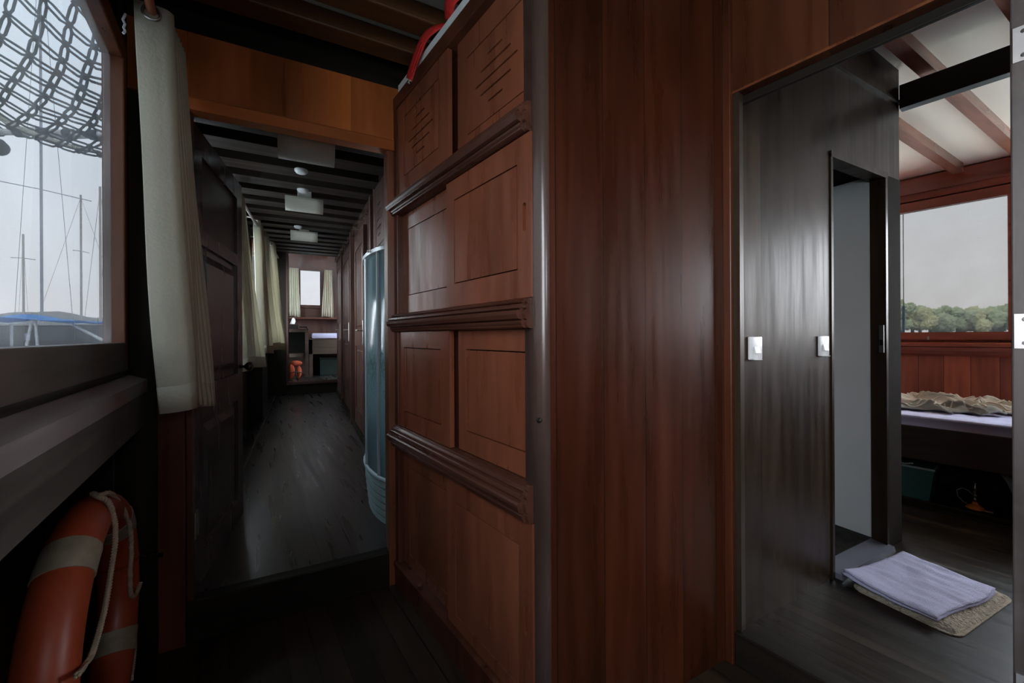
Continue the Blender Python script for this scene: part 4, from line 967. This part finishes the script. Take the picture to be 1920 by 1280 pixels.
def boat(name, label, x, y, ang, L_, B_, deck, hullmat, cat='boat', mast=None, mmat='mast_grey', cabin=True, spread=(), group=None, base=-1.0, mr=.06):
    r = empty(name, (x, y, base), ang, label, cat, group)
    def f(u, v):
        xx = (u-.5)*L_; w_ = B_/2*(math.sin(PI*min(1, .12+u*.88))**.55 if u > 0 else .35*1); w_ = B_/2*max(.02, (1-max(0, (u-.35)/.65)**2.2))*(.75+.25*min(1, u/.3))
        a = PI*v; return Vector((xx*(1+.05*math.sin(a)*-1), w_*math.cos(a)*-1, (deck-base)*(1-math.sin(a)*.999) + .10*(u-.4)**2*L_*.2*(1-math.sin(a))))
    MB().grid(f, 18, 12).build('hull', hullmat, r, smooth=True)
    def g(u, v):
        p = f(u, 0); q = f(u, 1); return p.lerp(q, v)+Vector((0, 0, .02+.06*math.sin(PI*v)))
    MB().grid(g, 18, 6).build('deck', hullmat, r, smooth=True)
    if cabin: MB().hexa([(-L_*.22, -B_*.25, deck-base), (L_*.2, -B_*.18, deck-base), (L_*.2, B_*.18, deck-base), (-L_*.22, B_*.25, deck-base), (-L_*.2, -B_*.22, deck-base+.4), (L_*.12, -B_*.14, deck-base+.3), (L_*.12, B_*.14, deck-base+.3), (-L_*.2, B_*.22, deck-base+.4)]).build('coach_roof', 'hull_white', r)
    if mast:
        MB().tube([(0, 0, deck-base), (0, 0, mast-base)], [mr, mr*.8], 8).build('mast', mmat, r, smooth='auto')
        for (z, w_) in spread: MB().tube([(0, -w_, z-base-.05), (0, 0, z-base), (0, w_, z-base-.05)], mr*.35, 6).build('spreader', mmat, r)
        MB().tube([(-L_*.45, 0, deck-base+.3), (0, 0, mast-base-.2), (L_*.48, 0, deck-base+.4)], .012, 4).build('stay', mmat, r)
    return r
GB = 'sailing boats moored off the port side'
boat('sailboat', 'sailing boat with the tallest grey mast and a long thin cross spar', -12.77, 31.45, 2.2, 9.5, 2.8, 1.3, 'hull_white', mast=23, spread=[(9.35, 2.0)], group=GB, mr=.065)
boat('sailboat', 'faint far sailing boat with a thin mast near the left edge of the window', -24.83, 58.0, 1.9, 10, 3, 1.6, 'hull_white', mast=11.6, mmat='mast_tan', spread=[(9.2, .8)], group=GB, mr=.10)
boat('sailboat', 'white sailing boat with a pale mast right of the blue awning', -14.78, 41.5, 2.5, 9, 2.8, 1.9, 'hull_white', mast=11.9, mmat='mast_tan', spread=[(7.7, .5)], group=GB, mr=.07)
boat('sailboat', 'sailing boat with the tan mast closest to the red window stile', -11.70, 35.4, 2.1, 8.5, 2.6, 1.4, 'hull_white', mast=11.0, mmat='mast_tan', group=GB, mr=.075)
boat('sailboat', 'sailing boat with a thin grey leaning mast just right of the tan mast', -18.0, 56.35, 1.7, 9, 2.8, 1.6, 'hull_dark', mast=17, group=GB, mr=.07)
boat('workboat', 'low dark workboat lying behind the blue awning', -4.9, 13.6, -.45, 6.2, 2.0, 1.42, 'hull_dark', cabin=False, base=.60)
boat('dinghy', 'dark dinghy drawn up behind the awning posts at the right', -4.3, 16.6, -.9, 2.6, 1.1, 1.25, 'hull_dark', cabin=False, base=.70)
aw = empty('awning', (-4.1, 10.0, .72), math.radians(-27), 'blue cloth awning on thin white poles seen through the port window', 'awning')
MB().grid(lambda u, v: Vector((-1.35+2.55*u, -.45+.9*v, .72+.13*math.sin(PI*min(1, u*1.15))**2*(1-abs(v-.5))-.03*math.sin(PI*v*2)**2)), 24, 8).build('cloth', 'awning_blue', aw, smooth=True, solid=.012)
for (x, y, dx) in ((-.38, -.35, .03), (.35, -.35, .06), (.30, -.35, -.16), (-.9, .35, 0), (.9, .35, 0)):
    MB().tube([(x, y, .76), (x+dx, y, .0)], .018, 8).build('pole', 'pole_white', aw)
MB().tube([(-.38, -.35, .72), (-.1, -.35, .68), (.35, -.35, .72)], .014).build('tie_bar', 'pole_white', aw)
MB().tube([(.70, -.2, .72), (1.35, -.25, .40)], .022).build('pole', 'pole_white', aw)

# cargo net slung under the bowsprit side deck
NET=[{-6:(-3.37,6.805,3.863),-5:(-3.154,6.49,3.825),-4:(-2.992,6.202,3.781),-3:(-2.839,5.92,3.781),-2:(-2.681,5.634,3.755),-1:(-2.479,5.327,3.727),0:(-2.278,5.019,3.717),1:(-2.254,5.063,3.949),2:(-2.234,5.109,4.193),3:(-2.238,5.167,4.421)},{-6:(-3.139,6.685,3.684),-5:(-2.925,6.37,3.644),-4:(-2.741,6.072,3.608),-3:(-2.577,5.784,3.599),-2:(-2.403,5.49,3.581),-1:(-2.228,5.196,3.561),0:(-2.053,4.902,3.553),1:(-2.038,4.95,3.739),2:(-2.028,5.001,3.951),3:(-2.03,5.059,4.168)},{-6:(-2.924,6.573,3.524),-5:(-2.711,6.259,3.482),-4:(-2.506,5.949,3.452),-3:(-2.33,5.655,3.433),-2:(-2.14,5.353,3.423),-1:(-1.991,5.072,3.411),0:(-1.84,4.791,3.403),1:(-1.835,4.845,3.544),2:(-1.835,4.901,3.724),3:(-1.834,4.957,3.931),4:(-1.812,5.002,4.165),5:(-1.796,5.05,4.389)},{-6:(-2.651,6.431,3.401),-5:(-2.441,6.119,3.373),-4:(-2.232,5.807,3.365),-3:(-2.076,5.523,3.333),-2:(-1.911,5.234,3.312),-1:(-1.78,4.963,3.297),0:(-1.658,4.696,3.274),1:(-1.663,4.755,3.406),2:(-1.648,4.804,3.562),3:(-1.638,4.855,3.737),4:(-1.627,4.906,3.953),5:(-1.622,4.959,4.19)},{-6:(-2.428,6.315,3.316),-5:(-2.235,6.011,3.282),-4:(-2.035,5.704,3.278),-3:(-1.858,5.409,3.258),-2:(-1.724,5.136,3.232),-1:(-1.602,4.87,3.222),0:(-1.496,4.612,3.188),1:(-1.485,4.663,3.347),2:(-1.483,4.718,3.51),3:(-1.481,4.773,3.692),4:(-1.481,4.829,3.908),5:(-1.474,4.882,4.143)},{-6:(-2.23,6.212,3.249),-5:(-2.029,5.904,3.209),-4:(-1.837,5.601,3.191),-3:(-1.669,5.311,3.183),-2:(-1.544,5.043,3.168),-1:(-1.436,4.784,3.146),0:(-1.339,4.53,3.117),1:(-1.332,4.583,3.26),2:(-1.332,4.639,3.451),3:(-1.33,4.695,3.632),4:(-1.328,4.75,3.832),5:(-1.326,4.805,4.051)},{-6:(-2.015,6.1,3.201),-5:(-1.823,5.797,3.145),-4:(-1.639,5.498,3.121),-3:(-1.495,5.22,3.1),-2:(-1.37,4.952,3.089),-1:(-1.278,4.701,3.071),0:(-1.188,4.452,3.045)}]
net = empty('cargo_net', (-2.0, 5.2, 3.2), 0, 'dark knotted rope cargo net hanging in a sagging curve outside the port window', 'net')
mb = MB(); kn = MB(); O = Vector((2.0, -5.2, -3.2))
def dbl(a, b_, r=.011, gp=.020):
    a = Vector(a)+O; b_ = Vector(b_)+O; d = (b_-a); vw = (a+b_)/2-O-Vector((0, 0, 1.15)); s_ = d.cross(vw).normalized()*gp; mid = Vector((0, 0, -.02*random.random()))
    for sg in (-1, 1): mb.tube([a+s_*sg*.3, a.lerp(b_, .25)+s_*sg*(.8+.3*random.random())+mid, a.lerp(b_, .75)+s_*sg*(.8+.3*random.random())+mid, b_+s_*sg*.3], r, 5, caps=False)
for i, c in enumerate(NET):
    for k in c:
        if k+1 in c: dbl(c[k], c[k+1])
        if i+1 < len(NET) and k in NET[i+1]: dbl(c[k], NET[i+1][k])
        mb.tube([Vector(c[k])+O+Vector((0, 0, -.028)), Vector(c[k])+O, Vector(c[k])+O+Vector((0, 0, .028))], [.012, .030, .012], 7)
mb.build('net_mesh', 'net_rope', net, smooth=True)
# far side of the sagging net, seen through it
mb = MB()
far = [{k: (Vector(c[k])+Vector((-.35*j, .9*j, -.03*j+.22*j*j*.5))) for k in (-6,)} for j in (1,) for c in NET]
for j in range(4):
    row = [Vector(c[-6])+O+Vector((-.10*j, .30*j, .02+.11*j)) for c in NET]
    mb.tube(row, .011, 5)
for c in NET: mb.tube([Vector(c[-6])+O+Vector((-.10*j, .30*j, .02+.11*j)) for j in range(4)], .011, 5)
mb.build('net_rope', 'rope_grey', net, smooth=True)
so = empty('spar', (-3.45, 7.80, 3.85), 0, 'spar with a rolled white sail and dark lashings behind the net', 'spar')
A_, B_ = Vector((-.9, .42, .08)), Vector((1.5, -.78, -.02))
MB().tube([A_.lerp(B_, k/8)+Vector((0, 0, .015*math.sin(k*2))) for k in range(9)], [.05+.012*math.sin(k*1.7) for k in range(9)], 12).build('rolled_sail', 'sail_white', so, smooth=True)
for k in range(7): MB().tube([A_.lerp(B_, .12*k+.05), A_.lerp(B_, .12*k+.09)], .066, 10).build('lashing', 'net_rope', so)
MB().lathe([(.02, -.09), (.10, -.05), (.11, .03), (.05, .09)], 14, 'Y', (-.12, 0, -.17)).build('float_block', 'net_rope', so, smooth=True)

# ================================================================== OUTSIDE, STARBOARD SIDE
struct(MB().prism([(70, -60), (140, -80), (140, 60), (66, 50)], -1.2, .6).build('shore', 'quay_grey'))
def tree(x, y, h, w_, seed, mat, label):
    r = empty('tree', (x, y, .5), seed, label, 'tree', 'hazy trees on the far shore')
    rnd = random.Random(seed); mb = MB()
    for k in range(9):
        g = bmesh.new(); bmesh.ops.create_icosphere(g, subdivisions=4, radius=1)
        c = Vector((rnd.uniform(-.6, .6)*w_, rnd.uniform(-.6, .6)*w_, h*(.35+.5*rnd.random())))
        s_ = w_*rnd.uniform(.35, .6)
        for v in g.verts:
            d = v.co.copy(); v.co = c + d*s_*(.85+.30*noise.noise(d*13+Vector((k, 1, seed)))+.35*noise.noise(d*2.2+Vector((k, seed, 0)))+.25*noise.noise(d*6+Vector((k, 0, seed))))*Vector((1, 1, .75)).length/1.6
        mb.add(g)
    mb.build('crown', mat, r, smooth=True)
    MB().tube([(0, 0, 0), (.1, 0, h*.5)], [.25, .15], 8).build('trunk', 'bunk_wood', r)
rnd = random.Random(5)
for k in range(24):
    t_ = k/23; x = 76+22*t_+(2.4 if k % 2 else -.8); y = 30-16*t_+(1.6 if k % 2 else -1.2)
    h = 4.9+.7*math.sin(t_*9)+rnd.uniform(-.3, .4)
    tree(x, y, 6.3 if k == 18 else h, 1.75 if k != 18 else 2.0, k+1, 'tree_green' if k % 3 else 'tree_olive',
         'tallest hazy tree of the far shore, toward the right end of the starboard window' if k == 18 else 'hazy green tree in the band along the far shore seen through the starboard window')
rb = empty('rope', (5.588, 1.826, 1.0), 0, 'thin dark line with a blue tail hanging outside the starboard window', 'rope')
MB().tube([(0, 0, .42), (0, 0, 1.4475)], .0035, 6).build('dark_line', 'vest_strap', rb)
rope([(0, 0, .0), (.004, .004, .15), (-.004, 0, .3), (0, 0, .44)], .012, 'rope_blue', 'blue_tail', rb, tw=150)

# light portals in the openings (they emit nothing)
def lport(x0, x1, z0, z1):
    p = loc_of(LW, R83, (x0+x1)/2, -.11, (z0+z1)/2); n_ = (-math.sin(R83), math.cos(R83), 0)
    portal(p, x1-x0, z1-z0, n_)
lport(.08, 3.5, 1.1, 2.12)
p = loc_of(SW, R80, 1.0, .07, 1.69); portal(p, 4.8, 1.1, (math.sin(R80), -math.cos(R80), 0))
p = WR @ Vector((3.0, .05, 1.70)); portal(p, 4.3, 1.15, (1, -.02, 0))
portal((.12, 8.87, 2.1), .4, .75, (0, -1, 0))
